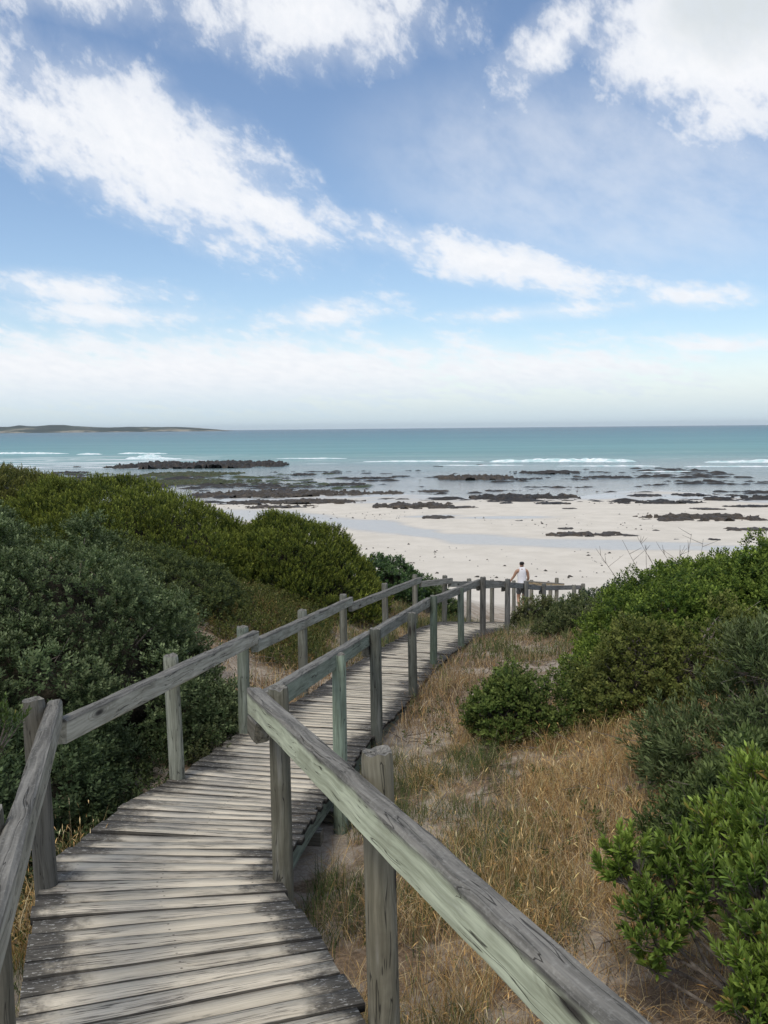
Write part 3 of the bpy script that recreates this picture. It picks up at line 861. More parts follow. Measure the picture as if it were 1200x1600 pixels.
LP = [(-1.225, 2.42, 7.055, .054, DARK), (-1.68, 3.84, 6.93, .054, (.15, .15, .145, 1)), (-1.58, 5.96, 6.55, .055, (.31, .335, .305, 1)), (-1.31, 7.46, 6.40, .055, (.22, .26, .235, 1)),
      (-.97, 9.54, 6.09, .055, (.24, .26, .245, 1)), (-.62, 12.11, 5.75, .055, (.22, .235, .22, 1)), (0, 14.69, 5.42, .054, (.21, .22, .21, 1)), (.62, 16.78, 5.2, .054, GREY),
      (1.31, 17.77, 5.0, .055, (.2, .21, .2, 1)), (2.0, 19.34, 4.64, .055, GREY), (2.79, 21.21, 4.26, .055, GREY), (3.70, 23.4, 3.82, .055, GREY)]
RP = [(.66, .92, 7.38, .055, DARK), (-.03, 2.66, 7.13, .052, (.235, .225, .185, 1)), (-.52, 3.89, 6.96, .049, (.175, .175, .15, 1)), (-.33, 5.77, 6.60, .052, (.30, .38, .325, 1)),
      (-.09, 7.45, 6.37, .055, (.15, .165, .155, 1)), (.31, 9.43, 6.07, .052, (.15, .165, .155, 1)), (.72, 12.01, 5.74, .053, (.14, .19, .165, 1)), (1.31, 14.09, 5.45, .055, (.17, .22, .20, 1)),
      (1.9, 15.79, 5.32, .058, (.17, .175, .18, 1)), (2.57, 17.07, 5.04, .056, (.18, .19, .2, 1)), (3.33, 19.23, 4.59, .06, (.18, .19, .2, 1)), (4.04, 20.71, 4.24, .06, (.18, .19, .2, 1)),
      (5.10, 21.98, 3.95, .06, GREY), (5.75, 23.66, 3.66, .06, GREY)]
left = tag(empty("left_railing", (LP[1][0], LP[1][1], 5.9)), "pale grey timber handrail on round posts running down the shrub side of the boardwalk", "railing")
left.name = "timber_railing"
right = tag(empty("timber_railing", (RP[2][0], RP[2][1], 5.9)), "dark and green stained timber handrail whose near rail crosses the lower right foreground", "railing")
for root, PS, sd in ((left, LP, 100), (right, RP, 200)):
    for i, (x, y, z, r, c) in enumerate(PS):
        ln = np.random.default_rng(sd + i).normal(0, .008, 2)
        make_post(root, root.location, x, y, z, r, c, sd + i, lean=ln)
def rail_run(root, PS, i0, i1, side, off0, off1, ext0, ext1, col, seed, w=.07, h=.122, blocks=False):
    a = Vector(PS[i0][:3]); b = Vector(PS[i1][:3])
    d = (b - a); d.z = 0; d.normalize()
    inn = Vector((d.y, -d.x, 0)) * side                    # towards the walkway
    mid = [Vector(PS[j][:3]) for j in range(i0 + 1, i1)]
    o = .050 + w / 2
    A = a + inn * o; B = b + inn * o
    A.z -= off0; B.z -= off1
    sl = (B.z - A.z) / (Vector((B.x, B.y)) - Vector((A.x, A.y))).length
    A2 = A - d * ext0; A2.z -= sl * ext0
    B2 = B + d * ext1; B2.z += sl * ext1
    beam_between("rail", A2, B2, w, h, m_rail, root, col, sub=12, wob=.0035, origin=root.location, seed=seed)
    if blocks:
        c = B + d * .02 + Vector((0, 0, -h - .004))
        beam_between("rail_block", c - d * .09, c + d * .09, w * .9, .085, m_rail, root, DARK, sub=2, origin=root.location, seed=seed + 50)
# left side (walkway is to the right of travel)
rail_run(left, LP, 0, 1, 1, .05, .035, 1.6, .10, (.40, .40, .37, 1), 1, w=.07, h=.12)
rail_run(left, LP, 1, 3, 1, .115, .05, -.08, .14, (.52, .52, .48, 1), 2)
rail_run(left, LP, 3, 5, 1, .125, .05, -.09, .17, (.38, .40, .375, 1), 3)
rail_run(left, LP, 5, 7, 1, .14, .05, -.10, .12, (.34, .355, .335, 1), 4)
rail_run(left, LP, 7, 8, 1, .13, .05, -.08, .14, (.36, .37, .36, 1), 5)
rail_run(left, LP, 8, 9, 1, .12, .06, -.07, .12, (.35, .36, .35, 1), 6)
rail_run(left, LP, 9, 11, 1, .12, .06, -.07, .1, (.35, .36, .35, 1), 7)
# right side (walkway is to the left of travel)
d = Vector((RP[1][0] - RP[2][0], RP[1][1] - RP[2][1], 0)).normalized()
inn = Vector((-d.y, d.x, 0)); inn = inn if inn.x < 0 else -inn
pB = Vector(RP[2][:3]); pA = Vector(RP[1][:3])
s0 = pB + inn * .086 - d * .15; s0.z = EYE - 1.272
s1 = pA + inn * .088 + d * 2.9; s1.z = EYE - .875
beam_between("rail", s0, s1, .074, .127, m_rail, right, (.54, .60, .49, 1), sub=30, wob=.0035, origin=right.location, seed=21)
c = pB + inn * .086 - d * .07; c.z = EYE - 1.40
beam_between("rail_block", c - d * .07, c + d * .07, .07, .10, m_rail, right, DARK, sub=2, origin=right.location, seed=22)
rail_run(right, RP, 2, 4, -1, .03, .035, -.04, .12, (.28, .33, .29, 1), 11, blocks=True)
rail_run(right, RP, 4, 6, -1, .045, .035, .02, .10, (.31, .325, .31, 1), 12, blocks=True)
rail_run(right, RP, 6, 8, -1, .05, .05, .02, .10, (.29, .30, .29, 1), 13, blocks=True)
rail_run(right, RP, 8, 9, -1, .06, .05, .02, .09, (.30, .31, .31, 1), 14, blocks=True)
rail_run(right, RP, 9, 10, -1, .06, .06, .02, .09, (.30, .31, .32, 1), 15, blocks=True)
rail_run(right, RP, 10, 11, -1, .06, .06, .02, .09, (.30, .31, .32, 1), 16, blocks=True)
rail_run(right, RP, 11, 13, -1, .06, .05, .02, .12, (.29, .30, .31, 1), 17, blocks=True)
# landing rail of newer tan timber at the foot of the walk
land = tag(empty("timber_railing", (5.1, 25.7, 2.5)), "short newer tan timber rail beside the person at the foot of the walk", "railing")
for i, (x, y, z) in enumerate([(4.62, 25.72, 3.40), (5.24, 25.80, 3.24), (5.46, 25.92, 3.42)]):
    make_post(land, land.location, x, y, z, .062, (.26, .26, .24, 1), 300 + i)
beam_between("rail", (4.50, 25.66, 3.385), (5.68, 25.86, 3.255), .06, .14, m_rail, land, (.50, .42, .30, 1), sub=6, origin=land.location, seed=31)

# ------------------------------------------------------------------ foliage
def leaf_mat(name, trans=.24, rough=.6, spec=.10):
    m, t, out = new_mat(name)
    c = t.attr('Col', 'Color')
    b = t.n('ShaderNodeBsdfPrincipled')
    t.put(b.inputs['Base Color'], c)
    b.inputs['Roughness'].default_value = rough
    b.inputs['Specular IOR Level'].default_value = spec
    tl = t.n('ShaderNodeBsdfTranslucent')
    t.put(tl.inputs[0], t.mix(1.0, c, (1.15, 1.25, .6), 'MULTIPLY'))
    mx = t.n('ShaderNodeMixShader'); mx.inputs[0].default_value = trans
    t.t.links.new(b.outputs[0], mx.inputs[1]); t.t.links.new(tl.outputs[0], mx.inputs[2])
    t.t.links.new(mx.outputs[0], out.inputs[0])
    return m
m_leaf = leaf_mat("leaf")
m_gloss = leaf_mat("glossy_leaf", .24, .42, .28)
m_straw = leaf_mat("grass_blade", .18, .7, .15)
m_core, t, out = new_mat("light_block_core")  # dark twig colour for the dome added to block light inside crowns
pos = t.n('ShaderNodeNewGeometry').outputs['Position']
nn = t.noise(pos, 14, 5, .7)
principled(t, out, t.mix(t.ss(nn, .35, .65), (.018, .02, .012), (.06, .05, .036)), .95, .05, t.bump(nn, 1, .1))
m_bark, t, out = new_mat("grey_bark")
co = t.n('ShaderNodeTexCoord').outputs['Object']
nn = t.noise(co, 30, 5, .7)
principled(t, out, t.mix(t.ss(nn, .3, .7), (.085, .065, .05), (.24, .21, .18)), .9, .1)

def unit(a):
    return a / np.maximum(1e-9, np.linalg.norm(a, axis=-1, keepdims=True))
def sprig(rng, n, length, ll, lw, a0, a1, fold=.25, base=.1):
    """leaves set spirally along a twig of unit-ish length up z: four points per leaf; returns verts (n,4,3), age (n)"""
    V = np.zeros((n, 4, 3)); age = np.zeros(n)
    for i in range(n):
        f = (i + .5) / n
        ph = i * 2.399 + rng.normal(0, .35)
        a = a0 + (a1 - a0) * f + rng.normal(0, .14)
        d = np.array([math.sin(a) * math.cos(ph), math.sin(a) * math.sin(ph), math.cos(a)])
        s_ = np.array([-math.sin(ph), math.cos(ph), 0]); u_ = np.cross(s_, d)
        p = np.array([0, 0, length * (base + (1 - base) * f)])
        L = ll * (.75 + .5 * rng.random()) * (1 - .25 * f); W = lw * (.8 + .4 * rng.random())
        tip = p + d * L - np.array([0, 0, .12 * L * rng.random()])
        V[i, 0] = p; V[i, 1] = p + d * L * .5 + s_ * W / 2 + u_ * W * fold
        V[i, 2] = tip; V[i, 3] = p + d * L * .5 - s_ * W / 2 + u_ * W * fold
        age[i] = f
    return V, age
LEAF_F = np.array([(0, 1, 2), (0, 2, 3)])
def frames(rng, axis):
    z = unit(axis)
    r = unit(rng.normal(size=z.shape))
    x = unit(np.cross(r, z)); y = np.cross(z, x)
    return np.stack([x, y, z], 2)
def place_sprigs(rng, pos, axis, scale, templates, tcol, tip, jit=.16):
    """one numpy mesh out of many sprigs; tcol (N,3) base colour per sprig, tip colour blended in with age"""
    R = frames(rng, axis)
    which = rng.integers(0, len(templates), len(pos))
    Vs, Cs = [], []
    for k, (tv, ta) in enumerate(templates):
        idx = np.where(which == k)[0]
        if len(idx) == 0: continue
        v = np.einsum('nij,lpj->nlpi', R[idx], tv) * scale[idx, None, None, None] + pos[idx, None, None, :]
        tw = .85 * ta[None, :, None] ** 2.2                     # pale new growth sits at the twig ends
        c = tcol[idx, None, :] * (1 - tw) + tip[idx, None, :] * tw
        c = c * np.exp(rng.normal(0, jit, (len(idx), len(ta), 1)))
        c = np.repeat(c[:, :, None, :], 4, axis=2)
        Vs.append(v.reshape(-1, 3)); Cs.append(c.reshape(-1, 3))
    V = np.concatenate(Vs); Cc = np.concatenate(Cs)
    nl = len(V) // 4
    F = (LEAF_F[None] + (np.arange(nl) * 4)[:, None, None]).reshape(-1, 3)
    return V, F, np.clip(Cc, .004, .8)

def shrub(name, label, cat, cx, cy, rx, ry, h, tufts, per, leaf, pal, seed, rot=0.0, tuft_r=.16, lumps=26, lump_s=.10, amp=.30, upright=.6, group=None,
          mat=None, skirt=-.02, gap=.0, branches=26, core=.70, inward=.10, spr=1.0, flat_top=1.0, twig_col=None, bare=0.0):
    rng = np.random.default_rng(seed)
    g0 = float(H(cx, cy))
    root = tag(empty(name, (cx, cy, g0)), label, cat, group)
    ld = unit(np.column_stack([rng.normal(size=(lumps * 3, 2)), np.abs(rng.normal(size=lumps * 3)) * .9 - .1]))
    keep = [ld[0]]
    for q in ld[1:]:
        if len(keep) < lumps and min(np.linalg.norm(q - k_) for k_ in keep) > .33: keep.append(q)
    ld = np.array(keep); lr = rng.uniform(.80, 1.10, len(ld))
    cr, sr = math.cos(rot), math.sin(rot)
    def radius(d):
        dots = d @ ld.T
        bump = np.exp(-(1 - dots) / lump_s) * lr[None]
        k_ = bump.argmax(1)
        return (1 - amp) + amp * bump.max(1) + (lr[k_] - 1) * .35, k_
    def to_world(d, rad):
        a, b = d[:, 0] * rad * rx, d[:, 1] * rad * ry
        x = cx + a * cr - b * sr; y = cy + a * sr + b * cr
        z = H(x, y) + d[:, 2] * rad * h
        return np.column_stack([x, y, z])
    d = unit(np.column_stack([rng.normal(size=(tufts * 3, 2)), np.abs(rng.normal(size=tufts * 3)) + skirt]))
    d[:, 2] = np.where(rng.random(len(d)) < .12, d[:, 2] * .25, d[:, 2])
    d = unit(d)
    rad, k_ = radius(d)
    rad = rad - np.minimum(rng.exponential(inward * .35, len(d)), .3)
    P = to_world(d, rad)
    back = ((P[:, 1] - cy) > .35 * ry) & (rng.random(len(d)) < .45)          # thinner on the lee side
    gp = fbm(P[:, 0] * 1.7 + P[:, 2] * 1.1, P[:, 1] * 1.7 + P[:, 2] * 1.3, seed + 2, 3)
    ok = (~back) & (gp > gap)
    P, d, k_, rad = P[ok][:tufts], d[ok][:tufts], k_[ok][:tufts], rad[ok][:tufts]
    nd = unit(d - .78 * ld[k_])
    nrm = unit(d * np.array([1 / rx, 1 / ry, 1 / h]) * .8 + nd * .45)
    nrm = np.column_stack([nrm[:, 0] * cr - nrm[:, 1] * sr, nrm[:, 0] * sr + nrm[:, 1] * cr, nrm[:, 2]])
    ax = unit(nrm * (1 - upright) + np.array([0, 0, 1.0]) * upright + rng.normal(0, .12, nrm.shape))
    N = len(P)
    # sprigs make a little dome round every tuft
    axs = np.repeat(ax, per, 0)
    offd = unit(rng.normal(size=axs.shape) + axs * .9)
    tr = np.repeat(tuft_r * (.7 + .6 * rng.random(N)), per)
    pos = np.repeat(P, per, 0) + offd * (tr * (.5 + .5 * rng.random(N * per) ** .7))[:, None]
    sax = unit(axs * .75 + offd * .7 * spr + rng.normal(0, .15, axs.shape))
    pal = np.array(pal)
    mixw = rng.dirichlet(np.ones(len(pal) - 1) * .55, N)
    tc = np.repeat((mixw @ pal[:-1]) * np.exp(rng.normal(0, .13, (N, 1))), per, 0)
    tip = np.repeat(pal[-1][None] * np.exp(rng.normal(0, .2, (N, 1))), per, 0)
    n_, length, ll, lw, a0, a1 = leaf
    tmpl = [sprig(rng, n_, length, ll, lw, a0, a1) for _ in range(6)]
    V, F, Cc = place_sprigs(rng, pos, sax, .75 + .5 * rng.random(len(pos)), tmpl, tc, tip)
    link("crown", np_mesh("crown", V - np.array([cx, cy, g0]), F, cols=Cc), mat or m_leaf, root)
    # branches
    if branches:
        mb = MB()
        bi = rng.choice(N, min(branches, N), replace=False)
        bi = np.concatenate([bi, np.argsort(P[:, 1])[:branches // 3]])
        for b in bi:
            e = P[b] - np.array([cx, cy, g0])
            s0 = np.array([rng.normal(0, .12 * rx), rng.normal(0, .12 * ry), -.05])
            m1 = s0 * .55 + e * .45 + np.array([rng.normal(0, .06), rng.normal(0, .06), -.12 * h])
            mb.tube([s0, m1, e * .85 + m1 * .15 + np.array([0, 0, .03]), e], [.022, .014, .008, .004], 4)
            for q in range(3):
                f0 = e * (.5 + .4 * rng.random()) + m1 * .3 * rng.random()
                mb.tube([f0, f0 + rng.normal(0, .09, 3), f0 + rng.normal(0, .16, 3)], [.006, .004, .002], 3)
        link("branches", mb.mesh("branches"), m_bark, root)
    # solid twig-coloured dome added to block light through the crown
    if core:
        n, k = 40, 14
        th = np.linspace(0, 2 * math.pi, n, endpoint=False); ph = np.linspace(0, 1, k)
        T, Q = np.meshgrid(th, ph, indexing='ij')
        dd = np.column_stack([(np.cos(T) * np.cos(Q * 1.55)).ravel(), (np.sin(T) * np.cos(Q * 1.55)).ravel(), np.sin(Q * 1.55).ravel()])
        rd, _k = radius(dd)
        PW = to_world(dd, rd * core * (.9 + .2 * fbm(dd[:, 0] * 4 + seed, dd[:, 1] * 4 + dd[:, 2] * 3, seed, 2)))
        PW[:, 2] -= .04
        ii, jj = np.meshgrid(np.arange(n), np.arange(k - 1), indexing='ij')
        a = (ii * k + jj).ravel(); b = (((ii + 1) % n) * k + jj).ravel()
        link("light_block_core", np_mesh("light_block_core", PW - np.array([cx, cy, g0]), np.stack([a, b, b + 1, a + 1], 1)), m_core, root)
    return root

GREYG = [(.048, .074, .028), (.068, .098, .042), (.030, .050, .019), (.18, .215, .11)]
OLIVE = [(.050, .078, .018), (.085, .108, .022), (.028, .048, .014), (.24, .26, .05)]
OLIV2 = [(.056, .070, .020), (.085, .092, .026), (.036, .050, .018), (.21, .20, .06)]
BRIGHT = [(.060, .108, .018), (.090, .138, .022), (.036, .070, .016), (.19, .24, .045)]
YELLG = [(.085, .105, .022), (.058, .080, .020), (.11, .115, .03), (.17, .18, .05)]
DARKG = [(.030, .050, .022), (.042, .066, .028), (.05, .07, .035), (.09, .12, .055)]
SILV = [(.070, .100, .040), (.052, .080, .030), (.09, .105, .045), (.17, .205, .09)]

#       leaf = leaves per sprig, twig length, leaf length, leaf width, opening angle at the foot and at the tip
shrub("grey_green_shrub", "large rounded grey-green shrub filling the left side behind the handrail", "shrub", -3.7, 8.1, 2.15, 3.0, 1.74, 430, 40, (10, .08, .044, .018, 1.15, .55), GREYG, 401,
      tuft_r=.23, lumps=60, lump_s=.03, amp=.32, upright=.6, branches=44, core=.78, gap=.22)
shrub("grey_green_shrub", "grey-green shrub at the left picture edge behind the large rounded one", "shrub", -7.0, 10.6, 2.2, 2.6, 1.85, 520, 14, (11, .10, .056, .022, 1.15, .55), GREYG, 402,
      tuft_r=.17, lumps=30, lump_s=.06, amp=.26, upright=.5, branches=14, core=.78)
shrub("dark_green_shrub", "dark green shrub in the shaded hollow against the left side of the boardwalk", "shrub", -2.75, 5.75, .82, 1.35, .85, 420, 8, (10, .09, .045, .018, 1.2, .6), DARKG, 403,
      tuft_r=.13, lumps=22, lump_s=.07, amp=.34, upright=.5, branches=26, core=.68)
shrub("olive_shrub", "tall olive shrub at far left, its top nearly touching the sea horizon", "shrub", -9.6, 18.8, 3.3, 3.4, 1.20, 600, 20, (12, .16, .07, .017, .75, .3), OLIV2, 404,
      tuft_r=.20, lumps=34, lump_s=.05, amp=.18, upright=.75, branches=10, core=.80)
shrub("olive_shrub", "olive green shrub in the middle of the dune ridge above the large grey-green shrub", "shrub", -4.9, 17.4, 2.7, 3.9, 1.20, 760, 20, (12, .15, .065, .016, .75, .3), OLIVE, 405,
      tuft_r=.20, lumps=36, lump_s=.05, amp=.18, upright=.75, branches=10, core=.80)
shrub("olive_shrub", "rounded olive green shrub at the right end of the dune ridge sloping to the walkway", "shrub", -1.75, 17.6, 1.8, 2.5, 1.30, 560, 20, (12, .14, .062, .016, .75, .3), OLIVE, 406,
      tuft_r=.19, lumps=32, lump_s=.06, amp=.20, upright=.72, branches=14, core=.80)
shrub("glossy_green_shrub", "small glossy dark green shrub on the dune edge behind the rounded olive shrub", "shrub", .15, 20.9, .95, 1.0, .95, 210, 9, (9, .09, .065, .034, 1.2, .6), [(.035, .075, .022), (.05, .10, .03), (.03, .055, .02), (.10, .16, .05)], 407,
      tuft_r=.17, lumps=16, lump_s=.09, amp=.34, branches=10, mat=m_gloss)
shrub("glossy_green_shrub", "low glossy green shrub trailing down the dune edge behind the far left rail", "shrub", 1.25, 21.6, .85, .8, .62, 150, 9, (9, .09, .06, .032, 1.2, .6), [(.035, .075, .022), (.05, .10, .03), (.06, .08, .03), (.12, .16, .05)], 408,
      tuft_r=.14, lumps=12, lump_s=.1, amp=.36, branches=8, mat=m_gloss)
shrub("dark_green_shrub", "low dark green shrub on the bank between the large grey-green shrub and the olive ridge", "shrub", -3.45, 12.7, 1.35, 1.7, .72, 330, 14, (10, .09, .045, .018, 1.2, .6), [(.040, .065, .024), (.06, .08, .028), (.03, .045, .02), (.13, .15, .05)], 418,
      tuft_r=.15, lumps=24, lump_s=.06, amp=.34, upright=.55, branches=20, core=.7)
shrub("bright_green_shrub", "biggest bright green shrub on the right, its top against the pale sand", "shrub", 4.55, 9.7, 2.0, 2.2, 1.12, 760, 17, (10, .09, .045, .022, 1.2, .6), BRIGHT, 409,
      tuft_r=.16, lumps=40, lump_s=.045, amp=.40, upright=.5, branches=70, core=.64, gap=.38)
shrub("bright_green_shrub", "bright green shrub bulging towards the path left of the biggest one", "shrub", 2.95, 9.0, 1.0, 1.6, 1.02, 430, 16, (10, .085, .042, .021, 1.2, .6), BRIGHT, 410,
      tuft_r=.15, lumps=26, lump_s=.05, amp=.40, upright=.5, branches=60, core=.64, gap=.38)
shrub("yellow_green_shrub", "yellowish twiggy shrub below the bright green ones, edged by dry grass", "shrub", 2.7, 7.55, 1.05, .8, .85, 330, 8, (9, .085, .042, .021, 1.2, .6), YELLG, 411,
      tuft_r=.13, lumps=22, lump_s=.06, amp=.42, upright=.5, branches=70, core=.55, gap=.42)
shrub("small_green_shrub", "small green shrub standing alone beside the sandy path edge right of the walkway", "shrub", 1.38, 7.75, .62, .62, .70, 230, 8, (10, .085, .042, .02, 1.2, .6), [(.055, .095, .02), (.08, .11, .025), (.04, .065, .018), (.15, .18, .05)], 412,
      tuft_r=.12, lumps=15, lump_s=.09, amp=.42, upright=.5, branches=34, core=.55, gap=.40)
shrub("silvery_shrub", "silvery green narrow leaved shrub in front of the big shrubs near the right picture edge", "shrub", 2.72, 5.55, .95, .85, 1.02, 330, 9, (13, .11, .065, .012, .95, .4), SILV, 413,
      tuft_r=.13, lumps=20, lump_s=.08, amp=.40, upright=.6, branches=60, core=.5, gap=.40)
shrub("twiggy_shrub", "dark twiggy shrub squeezed between the silvery shrub and the near leafy shrub", "shrub", 2.12, 4.55, .62, .55, .66, 210, 10, (12, .10, .05, .014, 1.0, .45), [(.05, .08, .026), (.07, .10, .035), (.04, .06, .022), (.16, .20, .07)], 419,
      tuft_r=.11, lumps=14, lump_s=.09, amp=.42, upright=.6, branches=60, core=.45, gap=.36)
shrub("saltbush", "bluish dark green saltbush beside the last posts near the beach", "shrub", 5.6, 20.4, 1.35, 1.3, 1.05, 240, 9, (9, .10, .07, .035, 1.2, .6), [(.045, .07, .04), (.06, .085, .055), (.035, .055, .035), (.11, .14, .09)], 414,
      tuft_r=.18, lumps=16, lump_s=.09, amp=.36, branches=14)
shrub("saltbush", "straggly saltbush at the foot of the posts in front of the tan rail", "shrub", 4.1, 18.8, .9, .8, .55, 130, 8, (9, .09, .06, .03, 1.2, .6), [(.045, .07, .035), (.07, .085, .045), (.035, .055, .03), (.13, .14, .08)], 415,
      tuft_r=.14, lumps=12, lump_s=.1, amp=.4, branches=14)
shrub("low_green_shrub", "low green shrub between the path bend and the bright green shrubs", "shrub", 3.9, 14.6, 1.3, 1.3, .62, 230, 8, (9, .08, .05, .022, 1.2, .6), [(.06, .09, .03), (.085, .105, .04), (.05, .065, .025), (.15, .16, .07)], 416,
      tuft_r=.14, lumps=14, lump_s=.1, amp=.4, branches=16, gap=.36)

shrub("low_green_shrub", "low yellowish green shrub hiding the feet of the posts in front of the person", "shrub", 3.30, 17.75, .60, .55, .80, 110, 9, (9, .08, .05, .022, 1.2, .6), [(.06, .09, .03), (.085, .105, .04), (.10, .09, .04), (.16, .17, .07)], 417,
      tuft_r=.12, lumps=9, lump_s=.12, amp=.4, branches=14)

# ------------------------------------------------------------------ the leafy shrub in the near right corner: its nearest leaves are separate pieces
def big_leaf_mesh(name):
    prof = [(0, 0, 0), (.28, .40, .06), (.28, -.40, .06), (.68, .52, .05), (.68, -.52, .05), (1, 0, -.05), (.3, 0, 0), (.64, 0, -.01)]
    V = [(0.0 + b_ * .30, 0.0 + c_, a_) for a_, b_, c_ in [(p[0], p[1], p[2]) for p in prof]]
    V = [(p[1] * .24, p[2], p[0]) for p in prof]
    F = [(0, 1, 6), (0, 6, 2), (1, 3, 7), (1, 7, 6), (2, 6, 7), (2, 7, 4), (3, 5, 7), (4, 7, 5)]
    return np.array(V), np.array(F)
BLV, BLF = big_leaf_mesh("leaf")
def leafy_shrub(label, base, tufts, seed, n_single, pal, name="leafy_shrub", leaf_len=.060, group=None):
    rng = np.random.default_rng(seed)
    gz = float(H(base[0], base[1]))
    org = np.array([base[0], base[1], gz])
    root = tag(empty(name, tuple(org)), label, "shrub", group)
    M, Cc = [], []
    mb = MB()
    for (x, y, z, r, nsp) in tufts:
        c = np.array([x, y, z])
        out = unit(c - (org + np.array([0, 0, -.1])))
        st = org + np.array([rng.normal(0, .07), rng.normal(0, .07), 0]) - org
        e = c - org
        m1 = st * .5 + e * .5 + np.array([rng.normal(0, .05), rng.normal(0, .05), -.06])
        mb.tube([st - np.array([0, 0, .1]), m1, e * .9 + m1 * .1, e], [.012, .009, .006, .004], 5)
        tcol = np.array(pal[rng.integers(0, len(pal) - 1)])
        for s_ in range(int(nsp * 2.2)):
            od = unit(rng.normal(size=3) + np.array([0, 0, .75]) + out * .5)
            sb = c + od * r * rng.random() ** .5 * .95
            ax = unit(od * .6 + np.array([0, 0, .75]) + rng.normal(0, .15, 3))
            sl = r * (.7 + .45 * rng.random())
            mb.tube([e * .93, sb - org, sb - org + ax * sl], [.004, .003, .0015], 4)
            R = frames(rng, ax[None])[0]
            nl = 25
            for i in range(nl):
                f = (i + .4) / nl
                ph = i * 2.399 + rng.normal(0, .3)
                a = .90 - .68 * f + rng.normal(0, .14)
                d = R @ np.array([math.sin(a) * math.cos(ph), math.sin(a) * math.sin(ph), math.cos(a)])
                side = unit(np.cross(d, ax) + 1e-6 + rng.normal(0, .15, 3)); side = unit(side - d * (side @ d)); nr = np.cross(side, d)
                L = leaf_len * (.65 + .55 * rng.random()) * (1 - .3 * f)
                M.append((sb + ax * sl * f, np.stack([side * L, nr * L, d * L], 1)))
                col = (tcol if rng.random() > .03 else np.array([.26, .17, .05])) * (1 - .45 * f) + np.array(pal[-1]) * .45 * f
                Cc.append(col * math.exp(rng.normal(0, .22)))
    link("stem", mb.mesh("stem"), m_bark, root)
    pos = np.array([q[0] for q in M]); A = np.array([q[1] for q in M]); Cc = np.clip(np.array(Cc), .005, .7)
    fwv = np.array(fw); rtv = np.array(rt); upv = np.array(up)
    q = pos - np.array([0, 0, EYE]); dd = q @ fwv
    inside = (np.abs(q @ rtv / dd) < .463) & (np.abs(q @ upv / dd) < .617) & (dd > .2)
    key = np.where(inside, dd + rng.random(len(dd)) * .5, 99)
    order = np.argsort(key)
    single = np.zeros(len(pos), bool); single[order[:n_single]] = True
    rest = ~single
    V = np.einsum('nij,vj->nvi', A[rest], BLV) + (pos[rest] - org)[:, None, :]
    F = (BLF[None] + (np.arange(rest.sum()) * 8)[:, None, None]).reshape(-1, 3)
    o = link("foliage", np_mesh("foliage", V.reshape(-1, 3), F, cols=np.repeat(Cc[rest], 8, 0), smooth=True), m_gloss, root)
    o['kind'] = 'stuff'
    meshes = []
    for k in range(10):
        meshes.append(np_mesh("leaf", BLV, BLF, smooth=True, cols=np.tile(Cc[rng.integers(0, len(Cc))], (8, 1))))
        meshes[-1].materials.append(m_gloss)
    for i in np.where(single)[0]:
        o = link("leaf", meshes[rng.integers(0, 10)], None, root)
        p = pos[i] - org
        o.matrix_local = Matrix(((*A[i][0], p[0]), (*A[i][1], p[1]), (*A[i][2], p[2]), (0, 0, 0, 1)))
    return root
LEAFY = [(.125, .195, .030), (.155, .22, .036), (.09, .15, .028), (.105, .175, .034), (.30, .38, .085)]
leafy_shrub("glossy bright green leafy shrub in the near right corner with bare reddish twigs inside", (1.72, 3.45), [
    (1.100, 3.569, 6.226, 0.10, 9),
    (1.042, 3.534, 6.179, 0.07, 6),
    (1.256, 3.512, 6.151, 0.11, 9),
    (1.124, 3.401, 6.055, 0.10, 9),
    (1.175, 3.342, 5.961, 0.10, 8),
    (1.372, 3.521, 6.250, 0.11, 9),
    (1.487, 3.530, 6.334, 0.12, 10),
    (1.638, 3.586, 6.394, 0.12, 10),
    (1.765, 3.745, 6.471, 0.13, 10),
    (1.383, 3.366, 6.205, 0.12, 10),
    (1.500, 3.328, 6.326, 0.13, 11),
    (1.609, 3.336, 6.406, 0.14, 11),
    (1.490, 3.126, 6.318, 0.13, 11),
    (1.468, 3.015, 6.215, 0.13, 11),
    (1.385, 2.906, 6.123, 0.12, 10),
    (1.408, 2.848, 6.050, 0.13, 11),
    (1.326, 2.792, 5.994, 0.12, 10),
    (1.407, 2.785, 5.924, 0.13, 10),
    (1.263, 3.401, 6.054, 0.09, 7),
    (1.680, 3.222, 6.273, 0.14, 10),
    (1.823, 3.440, 6.436, 0.15, 10),
    (1.615, 3.008, 6.140, 0.15, 10),
    (1.135, 3.380, 5.847, 0.06, 4),
    (1.78, 3.85, 6.36, .13, 10), (1.62, 3.72, 6.22, .12, 9), (1.95, 3.6, 6.45, .14, 10), (1.60, 3.30, 6.20, .13, 10), (1.5, 3.25, 6.02, .12, 9), (1.42, 3.62, 6.02, .10, 7),
], 431, 300, LEAFY)
leafy_shrub("bright green leafy sprig reaching over the handrail at the left picture edge", (-2.15, 3.45), [
    (-1.62, 3.36, 6.92, .10, 7), (-1.74, 3.32, 6.98, .11, 8), (-1.80, 3.42, 6.86, .12, 8), (-1.86, 3.5, 6.70, .13, 8), (-1.95, 3.45, 7.0, .12, 7), (-2.05, 3.6, 6.6, .14, 8), (-2.0, 3.3, 6.45, .13, 7)],
    432, 90, [(.06, .105, .03), (.075, .12, .035), (.05, .085, .03), (.16, .20, .06)], leaf_len=.04)

